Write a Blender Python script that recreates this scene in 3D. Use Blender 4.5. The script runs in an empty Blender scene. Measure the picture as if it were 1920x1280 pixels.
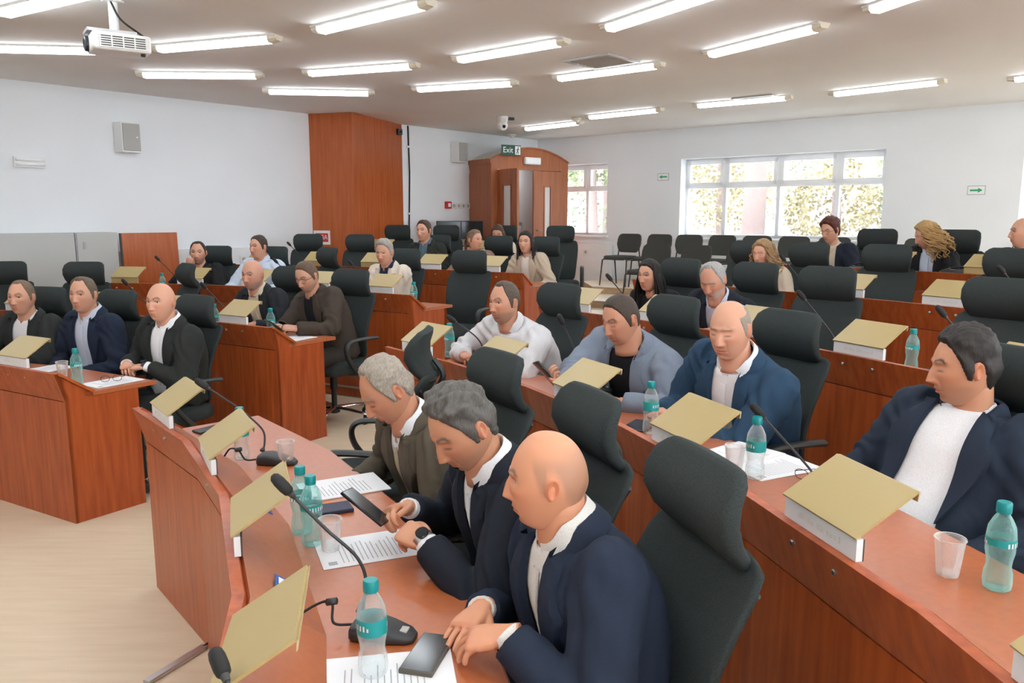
import bpy, bmesh, math, random
import numpy as np
from mathutils import Vector, Matrix, noise
from mathutils.bvhtree import BVHTree
random.seed(7); rng = np.random.default_rng(7)
SC = bpy.context.scene; COL = SC.collection
R_ = math.radians

# ------------------------------------------------------------------ camera, world, exposure
cd = bpy.data.cameras.new('camera'); cam = bpy.data.objects.new('camera', cd); COL.objects.link(cam)
cam.location = (0, 0, 1.72); cam.rotation_euler = (R_(90 - 8.966), 0, 0)
cd.sensor_width = 36; cd.lens = 27.85; cd.clip_start = .05; cd.clip_end = 300
SC.camera = cam
w = bpy.data.worlds.new('world'); SC.world = w; w.use_nodes = True
bg = w.node_tree.nodes['Background']; bg.inputs[0].default_value = (.86, .93, 1, 1); bg.inputs[1].default_value = 8.0
vs = SC.view_settings; vs.view_transform = 'Standard'; vs.look = 'None'; vs.gamma = 1; vs.use_curve_mapping = False
vs.exposure = 0.3
SC.cycles.use_denoising = True
SC.cycles.max_bounces = 6; SC.cycles.diffuse_bounces = 4; SC.cycles.glossy_bounces = 3; SC.cycles.transmission_bounces = 4; SC.cycles.transparent_max_bounces = 10
SC.cycles.use_adaptive_sampling = True; SC.cycles.adaptive_threshold = .17; SC.cycles.adaptive_min_samples = 16
SC.cycles.caustics_reflective = False; SC.cycles.caustics_refractive = False
SC.cycles.sample_clamp_indirect = 6

# ------------------------------------------------------------------ room frame and row geometry
U = np.array([.652, .758]); V = np.array([.758, -.652]); K = np.array([.49, 15.45])   # left wall runs along -U from corner K, window wall along +V
CX, CY = -5.1, .5                                                                      # centre of the curved rows
RL = [0, 4.55, 5.95, 7.43, 8.93, 10.45]                                                # radius of each row's front edge
FZ = [0, 0, .1, .2, .3, .4]                                                            # floor level of each row
CEIL = 3.15
def room(s, t, z=0): p = K - U * s + V * t; return (p[0], p[1], z)
def pol(R, a, z=0): return (CX + R * math.cos(R_(a)), CY + R * math.sin(R_(a)), z)

# ------------------------------------------------------------------ materials
MATS = {}
def pm(name, col, rough=.5, metal=0., spec=.5, **kw):
    m = bpy.data.materials.new(name); m.use_nodes = True; b = m.node_tree.nodes['Principled BSDF']
    b.inputs['Base Color'].default_value = (*col, 1); b.inputs['Roughness'].default_value = rough
    b.inputs['Metallic'].default_value = metal; b.inputs['Specular IOR Level'].default_value = spec
    for k, v in kw.items(): b.inputs[k.replace('_', ' ')].default_value = v
    MATS[name] = m; return m
def nz(m, c0, c1, scale=(1, 1, 1), sc=5., detail=4., lo=.35, hi=.65, bump=0., rough=None, dist=0., coord='Object'):
    """noise-driven colour between c0 and c1 (and bump) on a principled material"""
    nt = m.node_tree; N = nt.nodes; L = nt.links; b = N['Principled BSDF']
    tc = N.new('ShaderNodeTexCoord'); mp = N.new('ShaderNodeMapping'); mp.inputs['Scale'].default_value = scale
    n = N.new('ShaderNodeTexNoise'); n.inputs['Scale'].default_value = sc; n.inputs['Detail'].default_value = detail; n.inputs['Distortion'].default_value = dist
    r = N.new('ShaderNodeValToRGB'); r.color_ramp.elements[0].color = (*c0, 1); r.color_ramp.elements[1].color = (*c1, 1)
    r.color_ramp.elements[0].position = lo; r.color_ramp.elements[1].position = hi
    L.new(tc.outputs[coord], mp.inputs[0]); L.new(mp.outputs[0], n.inputs['Vector']); L.new(n.outputs['Fac'], r.inputs[0]); L.new(r.outputs[0], b.inputs['Base Color'])
    if bump:
        bp = N.new('ShaderNodeBump'); bp.inputs['Strength'].default_value = bump; bp.inputs['Distance'].default_value = .01
        L.new(n.outputs['Fac'], bp.inputs['Height']); L.new(bp.outputs[0], b.inputs['Normal'])
    return m
nz(pm('cherry', (.33, .08, .03), .36, spec=.4, Coat_Weight=.12, Coat_Roughness=.25), (.32, .056, .013), (.50, .112, .028), (9, 9, .7), 4, 6, .3, .75)
nz(pm('cherry_top', (.40, .11, .035), .40, spec=.5, Coat_Weight=.9, Coat_Roughness=.36, Coat_IOR=1.6), (.43, .108, .029), (.50, .138, .04), (7, 7, 7), 6, 5, .3, .75)
nz(pm('cherry_column', (.36, .1, .035), .26, spec=.4), (.40, .088, .022), (.52, .135, .036), (6, 6, .4), 4, 6, .3, .75)
nz(pm('door_wood', (.36, .13, .055), .4), (.33, .10, .036), (.45, .155, .06), (6, 6, .5), 4, 5, .3, .75)
nz(pm('wall', (.78, .79, .79), .85, spec=.2), (.82, .84, .86), (.85, .87, .89), (1, 1, 1), 1.2, 1)
nz(pm('ceiling', (.80, .76, .71), .9, spec=.15), (.85, .825, .795), (.88, .86, .83), (1, 1, 1), .9, 1)
nz(pm('floor', (.66, .50, .34), .35, spec=.4), (.70, .56, .40), (.79, .65, .48), (1.5, 14, 1), 2, 6, .25, .75)
pm('gap', (.25, .17, .10), .8)
nz(pm('riser', (.55, .38, .22), .5), (.48, .32, .18), (.60, .43, .27), (3, 3, 12), 2, 4)
pm('nosing', (.45, .42, .38), .35, .6)
pm('gold', (.45, .34, .145), .34, spec=.5)
pm('gold_edge', (.56, .46, .26), .4)
pm('plate_white', (.80, .81, .82), .5); pm('lettering', (.70, .65, .55), .6)
nz(pm('fabric_black', (.016, .019, .020), .9, spec=.25), (.026, .032, .032), (.042, .052, .051), (1, 1, 1), 420, 1)
nz(pm('fabric_grey', (.05, .05, .045), .95, spec=.2), (.055, .056, .05), (.08, .08, .07), (1, 1, 1), 420, 1)
pm('plastic_black', (.028, .031, .033), .42); pm('rubber', (.01, .01, .01), .7)
pm('chrome', (.75, .75, .77), .12, 1.); pm('steel', (.6, .6, .6), .3, 1.)
pm('frame_dark', (.03, .03, .03), .4)
pm('white_plastic', (.82, .82, .80), .35); pm('grey_plastic', (.42, .41, .39), .5); pm('cream_plastic', (.80, .74, .60), .4)
pm('pvc', (.93, .94, .95), .3); pm('paper', (.86, .87, .9), .7); pm('print', (.42, .43, .46), .8)
pm('cabinet', (.50, .50, .48), .6); pm('seam', (.06, .055, .05), .7)
pm('teal', (.0, .26, .27), .35); pm('teal_label', (.01, .34, .34), .45); pm('blue_card', (.03, .10, .38), .5)
pm('phone', (.012, .013, .016), .12, spec=.6); pm('phone_case', (.10, .085, .07), .45)
pm('red', (.65, .03, .025), .4); pm('sign_green', (.02, .075, .045), .5); pm('arrow_green', (.04, .36, .17), .5); pm('sign_white', (.85, .87, .85), .5)
pm('orange', (.75, .28, .03), .5); pm('navy_book', (.02, .025, .06), .5); pm('iron', (.05, .05, .05), .5)
pm('screen', (.015, .017, .02), .15); pm('vent', (.45, .44, .42), .5); pm('vent_dark', (.10, .095, .09), .8)
pm('bark', (.20, .145, .13), .9); pm('asphalt', (.3, .3, .3), .9); pm('render_white', (.8, .8, .8), .9); pm('car_white', (.75, .77, .8), .2)
for i, c in enumerate([(.17, .20, .10), (.24, .20, .10), (.13, .165, .09)]): nz(pm('leaf%d' % i, c, .7), c, tuple(x * 1.35 for x in c), (1, 1, 1), 2)
m = pm('glass_pane', (1, 1, 1), .02); nt = m.node_tree; b = nt.nodes['Principled BSDF']; tr = nt.nodes.new('ShaderNodeBsdfTransparent'); mx = nt.nodes.new('ShaderNodeMixShader')
mx.inputs[0].default_value = .06; nt.links.new(tr.outputs[0], mx.inputs[1]); nt.links.new(b.outputs[0], mx.inputs[2]); nt.links.new(mx.outputs[0], nt.nodes['Material Output'].inputs[0])
def clear(name, col, fac, rough=.08, tint=(1, 1, 1)):
    m = pm(name, col, rough); nt = m.node_tree; b = nt.nodes['Principled BSDF']; tr = nt.nodes.new('ShaderNodeBsdfTransparent'); mx = nt.nodes.new('ShaderNodeMixShader'); tr.inputs[0].default_value = (*tint, 1)
    fr = nt.nodes.new('ShaderNodeLayerWeight'); fr.inputs[0].default_value = .35; ad = nt.nodes.new('ShaderNodeMath'); ad.operation = 'MULTIPLY_ADD'; ad.inputs[1].default_value = .6; ad.inputs[2].default_value = fac
    nt.links.new(fr.outputs['Facing'], ad.inputs[0]); nt.links.new(ad.outputs[0], mx.inputs[0])
    nt.links.new(tr.outputs[0], mx.inputs[1]); nt.links.new(b.outputs[0], mx.inputs[2]); nt.links.new(mx.outputs[0], nt.nodes['Material Output'].inputs[0])
clear('bottle_teal', (.45, .80, .78), .16, .08, (.80, .96, .95)); clear('bottle_clear', (.8, .87, .88), .10, .08, (.94, .98, .98)); clear('cup', (.88, .88, .87), .16, .3); clear('frosted', (.85, .87, .86), .75, .5)
def emis(name, col, s):
    m = pm(name, (.9, .9, .9), .4); b = m.node_tree.nodes['Principled BSDF']; b.inputs['Emission Color'].default_value = (*col, 1); b.inputs['Emission Strength'].default_value = s
emis('tube_light', (.86, .94, 1.), 14.0); emis('lens_glow', (.3, .6, 1.), 2.); emis('led_red', (1, .1, .02), 3.)

# ------------------------------------------------------------------ mesh helpers
class MB:
    def __init__(s): s.v = []; s.f = []; s.n = 0
    def add(s, vs, fs):
        s.v.append(np.asarray(vs, float).reshape(-1, 3)); s.f += [[i + s.n for i in f] for f in fs]; s.n += len(s.v[-1]); return s
    def hexa(s, p):  # 8 points: bottom ring 0-3, top ring 4-7
        return s.add(p, [(3, 2, 1, 0), (4, 5, 6, 7), (0, 1, 5, 4), (1, 2, 6, 5), (2, 3, 7, 6), (3, 0, 4, 7)])
    def box(s, lo, hi):
        x0, y0, z0 = lo; x1, y1, z1 = hi
        return s.hexa([(x0, y0, z0), (x1, y0, z0), (x1, y1, z0), (x0, y1, z0), (x0, y0, z1), (x1, y0, z1), (x1, y1, z1), (x0, y1, z1)])
    def prism(s, a, b):  # two matching polygons
        n = len(a); return s.add(list(a) + list(b), [tuple(range(n))[::-1], tuple(range(n, 2 * n))] + [(i, (i + 1) % n, n + (i + 1) % n, n + i) for i in range(n)])
    def rbox(s, c, sz, r, seg=2):
        bm = bmesh.new(); bmesh.ops.create_cube(bm, size=1); bmesh.ops.scale(bm, vec=sz, verts=bm.verts)
        bmesh.ops.bevel(bm, geom=bm.edges[:], offset=r, segments=seg, profile=.5, affect='EDGES'); bm.verts.index_update()
        s.add([np.array(v.co) + np.array(c) for v in bm.verts], [tuple(v.index for v in f.verts) for f in bm.faces]); bm.free(); return s
    def loft(s, rings, cap=True):
        rings = np.asarray(rings, float); m, n = rings.shape[:2]
        f = [(i * n + j, i * n + (j + 1) % n, (i + 1) * n + (j + 1) % n, (i + 1) * n + j) for i in range(m - 1) for j in range(n)]
        if cap: f += [tuple(range(n))[::-1], tuple(range((m - 1) * n, m * n))]
        return s.add(rings.reshape(-1, 3), f)
    def tube(s, path, r, n=8, flat=1., cap=True, up=None):
        p = np.asarray(path, float); m = len(p); r = np.broadcast_to(np.asarray(r, float), (m,))
        T = np.gradient(p, axis=0); T /= np.linalg.norm(T, axis=1)[:, None] + 1e-12
        a = np.array(up if up is not None else ((0, 0, 1) if abs(T[0][2]) < .9 else (1, 0, 0)), float); rings = []
        for i in range(m):
            a = a - T[i] * (a @ T[i]); a /= np.linalg.norm(a) + 1e-12; b = np.cross(T[i], a)
            ph = np.arange(n) * 2 * math.pi / n
            rings.append(p[i] + r[i] * (np.cos(ph)[:, None] * a * flat + np.sin(ph)[:, None] * b))
        return s.loft(rings, cap)
    def lathe(s, prof, n=16, c=(0, 0, 0), cap=True):
        ph = np.arange(n) * 2 * math.pi / n
        return s.loft([[(c[0] + r * math.cos(q), c[1] + r * math.sin(q), c[2] + z) for q in ph] for r, z in prof], cap)
    def grid(s, P, wrap=False):
        P = np.asarray(P, float); m, n = P.shape[:2]; k = n if wrap else n - 1
        return s.add(P.reshape(-1, 3), [(i * n + j, i * n + (j + 1) % n, (i + 1) * n + (j + 1) % n, (i + 1) * n + j) for i in range(m - 1) for j in range(k)])
    def xf(s, M):
        M = np.array(M); s.v = [np.c_[a, np.ones(len(a))] @ M.T[:, :3] for a in s.v]; return s
    def verts(s): return np.concatenate(s.v) if s.v else np.zeros((0, 3))
    def mesh(s, name, mat=None, smooth=None):
        me = bpy.data.meshes.new(name); me.from_pydata(s.verts().tolist(), [], s.f); 
        if mat: me.materials.append(MATS[mat])
        shade(me, smooth); me.update(); return me
    def build(s, name, mat, parent=None, smooth=None): return link(name, s.mesh(name, mat, smooth), parent)
def shade(me, smooth):
    if smooth:
        me.shade_smooth()
        if smooth is not True: me.set_sharp_from_angle(angle=R_(smooth))
def link(name, me, parent=None):
    o = bpy.data.objects.new(name, me); COL.objects.link(o)
    if parent: o.parent = parent
    return o
def tag(o, label, cat, group=None):
    o['label'] = label; o['category'] = cat
    if group: o['group'] = group
    return o
def thing(name, label, cat, loc=(0, 0, 0), rz=0, group=None):
    o = bpy.data.objects.new(name, None); COL.objects.link(o); o.location = loc; o.rotation_euler = (0, 0, rz); o.empty_display_size = .1
    return tag(o, label, cat, group)
def struct(o, label=None):
    o['kind'] = 'structure'
    if label: o['label'] = label
    return o
def dup(root, label, loc, rz, group=None):
    r = root.copy(); COL.objects.link(r); r.location = loc; r.rotation_euler = (0, 0, rz); r['label'] = label
    if group: r['group'] = group
    for ch in root.children:
        c = ch.copy(); COL.objects.link(c); c.parent = r
        for g in ch.children: d = g.copy(); COL.objects.link(d); d.parent = c
    return r
def smoothstep(a, b, x): t = np.clip((x - a) / (b - a), 0, 1); return t * t * (3 - 2 * t)
def bez(p, n=12):  # Catmull-Rom through points
    p = [np.array(q, float) for q in p]; p = [2 * p[0] - p[1]] + p + [2 * p[-1] - p[-2]]; out = []
    for i in range(1, len(p) - 2):
        for t in np.linspace(0, 1, n, endpoint=False):
            a, b_, c, d = p[i - 1:i + 3]; out.append(.5 * (2 * b_ + (c - a) * t + (2 * a - 5 * b_ + 4 * c - d) * t * t + (3 * b_ - a - 3 * c + d) * t ** 3))
    out.append(p[-2]); return np.array(out)
ORD = ['', 'front', 'second', 'third', 'fourth', 'back']; NUM = ['first', 'second', 'third', 'fourth', 'fifth', 'sixth', 'seventh', 'eighth']
BLK = {'A': 'left', 'B': 'right'}

# ------------------------------------------------------------------ structure: floor, tiers, walls, ceiling
SMAX, TMAX = 17.5, 14.5
def wall_R(a):  # distance from the row centre to the walls
    d = np.array([math.cos(R_(a)), math.sin(R_(a))]); c = np.array([CX, CY]); best = 1e9
    s0 = (K - c) @ U; t0 = (c - K) @ V; ds = -(d @ U); dt = d @ V
    for lim, x0, dx in ((0, s0, ds), (SMAX, s0, ds), (0, t0, dt), (TMAX, t0, dt)):
        if abs(dx) > 1e-6:
            q = (lim - x0) / dx
            if q > 0: best = min(best, q)
    return best - .02
fl = MB(); fl.prism([room(s, t, -.1) for s, t in ((0, 0), (SMAX, 0), (SMAX, TMAX), (0, TMAX))][::-1], [room(s, t, 0) for s, t in ((0, 0), (SMAX, 0), (SMAX, TMAX), (0, TMAX))][::-1])
struct(fl.build('floor', 'floor'), 'pale oak laminate floor of the council chamber')
def tier(R0, z0, z1, a0, a1, label):
    A = [a for a in np.arange(a0, a1 + .1, 2.) if wall_R(a) > R0 + .05]
    t = MB(); r = MB(); e = MB(); ri = []; ro = []
    for a in A: ri.append(pol(R0 + .012, a, z1)); ro.append(pol(wall_R(a), a, z1))
    t.grid([ri, ro])
    r.grid([[pol(R0 + .012, a, z0) for a in A], [pol(R0 + .012, a, z1 - .0) for a in A]])
    for k in range(len(A) - 1):
        q = [pol(R0 - .012, A[k], z1 - .012), pol(R0 + .03, A[k], z1 - .012), pol(R0 + .03, A[k + 1], z1 - .012), pol(R0 - .012, A[k + 1], z1 - .012)]
        e.hexa(q + [(x, y, z1 + .003) for x, y, z in q])
    o = struct(t.build('floor', 'floor'), label); r.build('riser', 'riser', o); e.build('nosing', 'nosing', o)
for k in (2, 3, 4, 5): tier(RL[k] + .045, FZ[k - 1], FZ[k], -40, 112, 'raised wooden floor tier under the %s row of desks' % ORD[k])
tier(12.2, .4, .5, 6, 58, 'raised wooden landing under the nearer visitor chairs'); tier(12.72, .4, .5, 58, 112, 'raised wooden landing in front of the arched door')
# upper platform below the windows (with a clipped corner towards the door)
pf = MB(); base = [(.02, 1.62), (.75, 1.63), (1.5, 2.35), (1.42, 3.0), (1.42, 11.5), (.02, 11.5)]
pf.prism([room(s, t, .45) for s, t in base], [room(s, t, .6) for s, t in base]); struct(pf.build('floor', 'riser'), 'raised platform carrying the visitors chairs below the window')
pt = MB(); pt.prism([room(s, t, .6) for s, t in base], [room(s, t, .604) for s, t in base]); struct(pt.build('floor', 'floor'), 'light wood top of the platform below the window')

def wall_w(pieces, name):  # window wall pieces in (t0,t1,z0,z1), 0.3 thick
    b = MB()
    for t0, t1, z0, z1 in pieces:
        q = [room(0, t0, z0), room(0, t1, z0), room(-.3, t1, z0), room(-.3, t0, z0)]; b.hexa(q + [(x, y, z1) for x, y, z in q])
    return struct(b.build(name, 'wall'), 'white plaster wall with the windows')
WINS = [(.35, 1.60, 1.38, 2.66, 2), (3.06, 6.26, 1.38, 2.66, 4), (7.92, 11.2, 1.38, 2.66, 4), (12.2, 13.9, 1.38, 2.66, 2)]
pc = []; t = -.3
for w_ in WINS: pc += [(t, w_[0], -.1, CEIL), (w_[0], w_[1], -.1, w_[2]), (w_[0], w_[1], w_[3], CEIL)]; t = w_[1]
pc.append((t, TMAX + .3, -.1, CEIL)); wall_w(pc, 'wall_back')
def slab(s0, t0, s1, t1, z0, z1, name, mat, label=None):
    b = MB(); q = [room(s0, t0, z0), room(s1, t0, z0), room(s1, t1, z0), room(s0, t1, z0)]; b.hexa(q + [(x, y, z1) for x, y, z in q]); return struct(b.build(name, mat), label)
slab(-.3, -.3, SMAX + .3, 0, -.1, CEIL, 'wall_left', 'wall', 'long white plaster wall on the left')
slab(SMAX, 0, SMAX + .3, TMAX, -.1, CEIL, 'wall_front', 'wall', 'white wall behind the photographer')
slab(-.3, -.3, SMAX + .3, TMAX + .3, CEIL, CEIL + .2, 'ceiling', 'ceiling', 'flat off-white ceiling')
# right-hand wall beyond the frame, with unseen tall windows added for daylight
b = MB()
SW = [(2, 4.4), (6, 8.4), (10, 12.4), (14, 16.4)]; s0 = -.3; pcs = []
for a_, b_ in SW: pcs += [(s0, a_, -.1, CEIL), (a_, b_, -.1, 1.0), (a_, b_, 2.66, CEIL)]; s0 = b_
pcs.append((s0, SMAX + .3, -.1, CEIL))
for a_, b_, z0, z1 in pcs:
    q = [room(a_, TMAX, z0), room(b_, TMAX, z0), room(b_, TMAX + .3, z0), room(a_, TMAX + .3, z0)]; b.hexa(q + [(x, y, z1) for x, y, z in q])
struct(b.build('wall_right', 'wall'), 'white wall on the right beyond the picture')
def wbox(b, t0, t1, z0, z1, d0, d1):  # box in the window wall, depth d measured outwards
    q = [room(-d0, t0, z0), room(-d0, t1, z0), room(-d1, t1, z0), room(-d1, t0, z0)]; return b.hexa(q + [(x, y, z1) for x, y, z in q])
for wi, (t0, t1, z0, z1, n) in enumerate(WINS):
    W = bpy.data.objects.new('window_%d' % (wi + 1), None); COL.objects.link(W); struct(W, 'white framed window, number %d along the wall' % (wi + 1)); F0, F1 = .20, .26; zt = 2.20; f = .045
    b = MB(); wbox(b, t0, t1, z1 - f, z1, F0, F1); wbox(b, t0, t1, z0, z0 + f, F0, F1); wbox(b, t0, t0 + f, z0, z1, F0, F1); wbox(b, t1 - f, t1, z0, z1, F0, F1); wbox(b, t0, t1, zt - f / 2, zt + f / 2, F0, F1)
    xs = {2: [t0, t0 + .68, t1], 4: [t0, t0 + .70, t0 + 1.60, t0 + 2.50, t1]}[n]
    for x in xs[1:-1]: wbox(b, x - .03, x + .03, z0, z1, F0, F1)
    b.build('window_frame', 'pvc', W)
    wbox(MB(), t0, t1, z0, z0, 0, 0); sb = MB(); wbox(sb, t0 - .04, t1 + .04, z0 - .03, z0, -.07, .22); sb.build('window_sill', 'pvc', W)
    for i in range(n):
        a_, b_ = xs[i] + .03, xs[i + 1] - .03
        p = MB(); wbox(p, a_, b_, z0 + f, zt - f / 2, .228, .234); p.build('pane', 'glass_pane', W)
        c = MB(); g = .05; wbox(c, a_, b_, z1 - f - g, z1 - f, .185, .245); wbox(c, a_, b_, zt + f / 2, zt + f / 2 + g, .185, .245); wbox(c, a_, a_ + g, zt + f / 2, z1 - f, .185, .245); wbox(c, b_ - g, b_, zt + f / 2, z1 - f, .185, .245)
        s = c.build('sash', 'pvc', W); p = MB(); wbox(p, a_ + g, b_ - g, zt + f / 2 + g, z1 - f - g, .21, .216); p.build('pane', 'glass_pane', s)
# radiator covers / parapet panels
slab(6.0, .0, 8.1, .10, 0, 1.31, 'trim_1', 'wall', 'white parapet ledge along the left wall')
slab(.02, .55, .16, 1.75, .5, 1.22, 'trim_2', 'pvc', 'white radiator panel below the small window')
# red-brown triangular column cladding
cp = [(5.16, 0), (4.88, .61), (3.42, .0)]
for i, (a_, b_) in enumerate(((cp[0], cp[1]), (cp[1], cp[2]))):
    q = MB(); A = np.array(a_); B = np.array(b_); n_ = np.array([(B - A)[1], -(B - A)[0]]); n_ = -n_ / np.linalg.norm(n_) * .02
    pts = [tuple(A), tuple(B), tuple(B + n_), tuple(A + n_)]
    if i == 0: COLM = struct(bpy.data.objects.new('trim_3', None), 'floor-to-ceiling reddish wood clad column on the left wall'); COL.objects.link(COLM)
    q.prism([room(s, t, 0) for s, t in pts], [room(s, t, CEIL - .002) for s, t in pts]); q.build('cladding_panel', 'cherry_column', COLM)
# ------------------------------------------------------------------ curved desk rows
PITCH = [0, 8.8, 7.0, 5.6, 4.65, 4.0]
def seg_hexa(b, R, prof, a0, a1, z):  # extrude a closed (r,z) profile between two angles
    return b.prism([pol(R(a0) + r, a0, z + h) for r, h in prof], [pol(R(a1) + r, a1, z + h) for r, h in prof])
def row_R(blk, k): return (lambda a: 4.51 + .0042 * (40.7 - a)) if (blk, k) == ('B', 1) else (lambda a: RL[k])   # the front right row opens out slightly
def desk_row(blk, k, cuts, ends, label):
    R = row_R(blk, k); z = FZ[k]; D = thing('curved_desk', label, 'desk', (0, 0, 0), 0, 'curved desk rows'); zl = -.1 + .012 if k > 2 else 0
    for i in range(len(cuts) - 1):
        a0, a1 = cuts[i], cuts[i + 1]; g = .0
        b = MB(); seg_hexa(b, R, [(.05, zl if k > 1 else 0), (.07, zl if k > 1 else 0), (.07, .703), (.05, .703)], a0, a1, z); b.build('front_panel', 'cherry', D)
        b = MB(); seg_hexa(b, R, [(0, .87), (.05, .708), (.078, .708), (.028, .87)], a0, a1, z); up = b.build('upper_panel', 'cherry', D)
        b = MB(); seg_hexa(b, R, [(.04, .862), (.032, .848), (.19, .738), (.205, .742)], a0, a1, z); b.build('sloped_board', 'cherry_top', D)
        b = MB(); seg_hexa(b, R, [(.16, .714), (.585, .714), (.588, .718), (.588, .735), (.583, .738), (.16, .738)], a0, a1, z); b.build('desktop', 'cherry_top', D)
        am = (a0 + a1) / 2
        for da in (-.085, .085):   # two cover caps below each nameplate
            c = np.array(pol(R(am) + .004, am + math.degrees(da / R(am)), z + .822)); n_ = np.array(pol(1, am)) - np.array((CX, CY, 0)); n_ /= np.linalg.norm(n_)
            q = MB(); q.tube([c + n_ * .012, c - n_ * .004, c - n_ * .006], [.008, .008, .005], 8); q.build('screw_cap', 'steel', up)
    for e, a in ends:
        s = 1 if e == 'hi' else -1; d = math.degrees(.025 / R(a)) * s
        b = MB(); seg_hexa(b, R, [(.05, 0), (.47, 0), (.47, .712), (.05, .712)], a, a - d, z); b.build('end_panel', 'cherry', D)
        b = MB(); seg_hexa(b, R, [(.0, .872), (.05, .712), (.205, .712), (.205, .745), (.04, .868)], a, a - d, z); b.build('end_gusset', 'cherry', D)
        b = MB(); seg_hexa(b, R, [(.03, .872), (.02, .862), (.195, .738), (.215, .745)], a + d * .6, a - d * .6, z); b.build('end_edge', 'cherry_column', D)
    return D
SEATS = {('A', 1): [60.8, 69.6, 78.4, 87.2], ('A', 2): [58.5, 65.4, 72.2, 79.0, 86.0], ('A', 3): [57.8, 63.4, 69.0, 74.6, 80.2], ('A', 4): [57.1, 61.8, 66.5, 71.2, 75.9], ('A', 5): [63.0, 67.2, 71.2],
         ('B', 1): [36.9, 28.1, 19.3, 10.5], ('B', 2): [40.0, 33.4, 26.4, 19.4, 12.4, 5.4], ('B', 3): [42.0, 36.3, 30.8, 25.3, 19.4, 13.8], ('B', 4): [43.4, 38.8, 34.0, 29.5, 24.9, 20.3], ('B', 5): [41.2, 37.1, 33.0, 29.0, 25.0]}
AEND = {1: 55.1, 2: 54.6, 3: 55.3, 4: 54.5, 5: 59.3}; AOUT = {1: 91.6, 2: 91, 3: 83.0, 4: 78.4, 5: 73.3}
BSTART = {1: 41.2, 2: 42.9, 3: 44.6, 4: 46.4, 5: 43.4}; BOUT = {1: 6.1, 2: 1.9, 3: 11, 4: 17.9, 5: 23.0}
for blk in 'AB':
    for k in range(1, 6):
        s = sorted(SEATS[blk, k]); lo, hi = (AEND[k], AOUT[k]) if blk == 'A' else (BOUT[k], BSTART[k])
        cuts = [lo] + [(s[i] + s[i + 1]) / 2 for i in range(len(s) - 1)] + [hi]
        desk_row(blk, k, cuts, [('lo', lo), ('hi', hi)], 'curved cherry-wood desk forming the %s row of the %s block' % (ORD[k], BLK[blk]))

# ------------------------------------------------------------------ gold-topped nameplates
def make_plate(name_strip):
    T = thing('nameplate', 'x', 'nameplate'); w = .1425
    b = MB(); b.box((-w, -.016, 0), (w, 0, .052)); p = b.build('front_plate', 'plate_white' if name_strip else 'gold', T)
    if name_strip:
        q = MB(); x = -.085; r_ = random.Random(3)
        while x < .085:
            wd = r_.uniform(.004, .008); h = r_.choice([.011, .011, .016]); 
            if r_.random() > .12: t_ = r_.random(); q.box((x, 0, .018), (x + .0014, .0006, .018 + h)); (q.box((x, 0, .018 + h - .0014), (x + wd, .0006, .018 + h)) if t_ > .4 else q.box((x, 0, .018 + h * .45), (x + wd, .0006, .0194 + h * .45))); (q.box((x + wd - .0014, 0, .018), (x + wd, .0006, .018 + h)) if t_ > .25 else None)
            x += wd + .003
        q.build('lettering', 'lettering', p)
    y0, z0, y1, z1 = .004, .052, -.145, .147; n = np.array([0, z1 - z0, y0 - y1]); n = n / np.linalg.norm(n) * .006
    A = np.array([[-w - .003, y0, z0], [w + .003, y0, z0], [w + .003, y1, z1], [-w - .003, y1, z1]])
    b = MB(); b.hexa(list(A[::-1]) + list((A + n)[::-1])); b.build('gold_top', 'gold', T)
    e = np.array([0, .002, -.019]); c = np.array([0, .004, 0]); B = np.array([[-w - .003, y1, z1], [w + .003, y1, z1], [w + .003, y1, z1 + .0] + e, [-w - .003, y1, z1] + e]); off = np.array([0, -.0035, .004])
    b = MB(); b.hexa(list(B) + list(B + off)); b.build('edge_flange', 'gold_edge', T)
    b = MB(); b.box((-w, -.020, 0), (w, -.016, .05)); b.build('back_strip', 'seam', T)
    return T
PL = {}
GOLD = {('A', 3, 80.2), ('A', 4, 71.2), ('A', 4, 66.5), ('B', 5, 33.0), ('B', 5, 41.2), ('A', 5, 71.2), ('A', 5, 67.2)}
for (blk, k), seats in SEATS.items():
    for i, a in enumerate(seats):
        g = (blk, k, a) not in GOLD; lab = ('gold-topped white nameplate' if g else 'all-gold blank nameplate') + ', %s row of the %s block, %s from the aisle' % (ORD[k], BLK[blk], NUM[i])
        loc = pol(row_R(blk, k)(a) + .012, a, FZ[k] + .871); rz = R_(a + 90)
        if g not in PL: o = PL[g] = make_plate(g); o.location = loc; o.rotation_euler[2] = rz; o['label'] = lab; o['group'] = 'nameplates on the desks'
        else: dup(PL[g], lab, loc, rz, 'nameplates on the desks')

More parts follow.
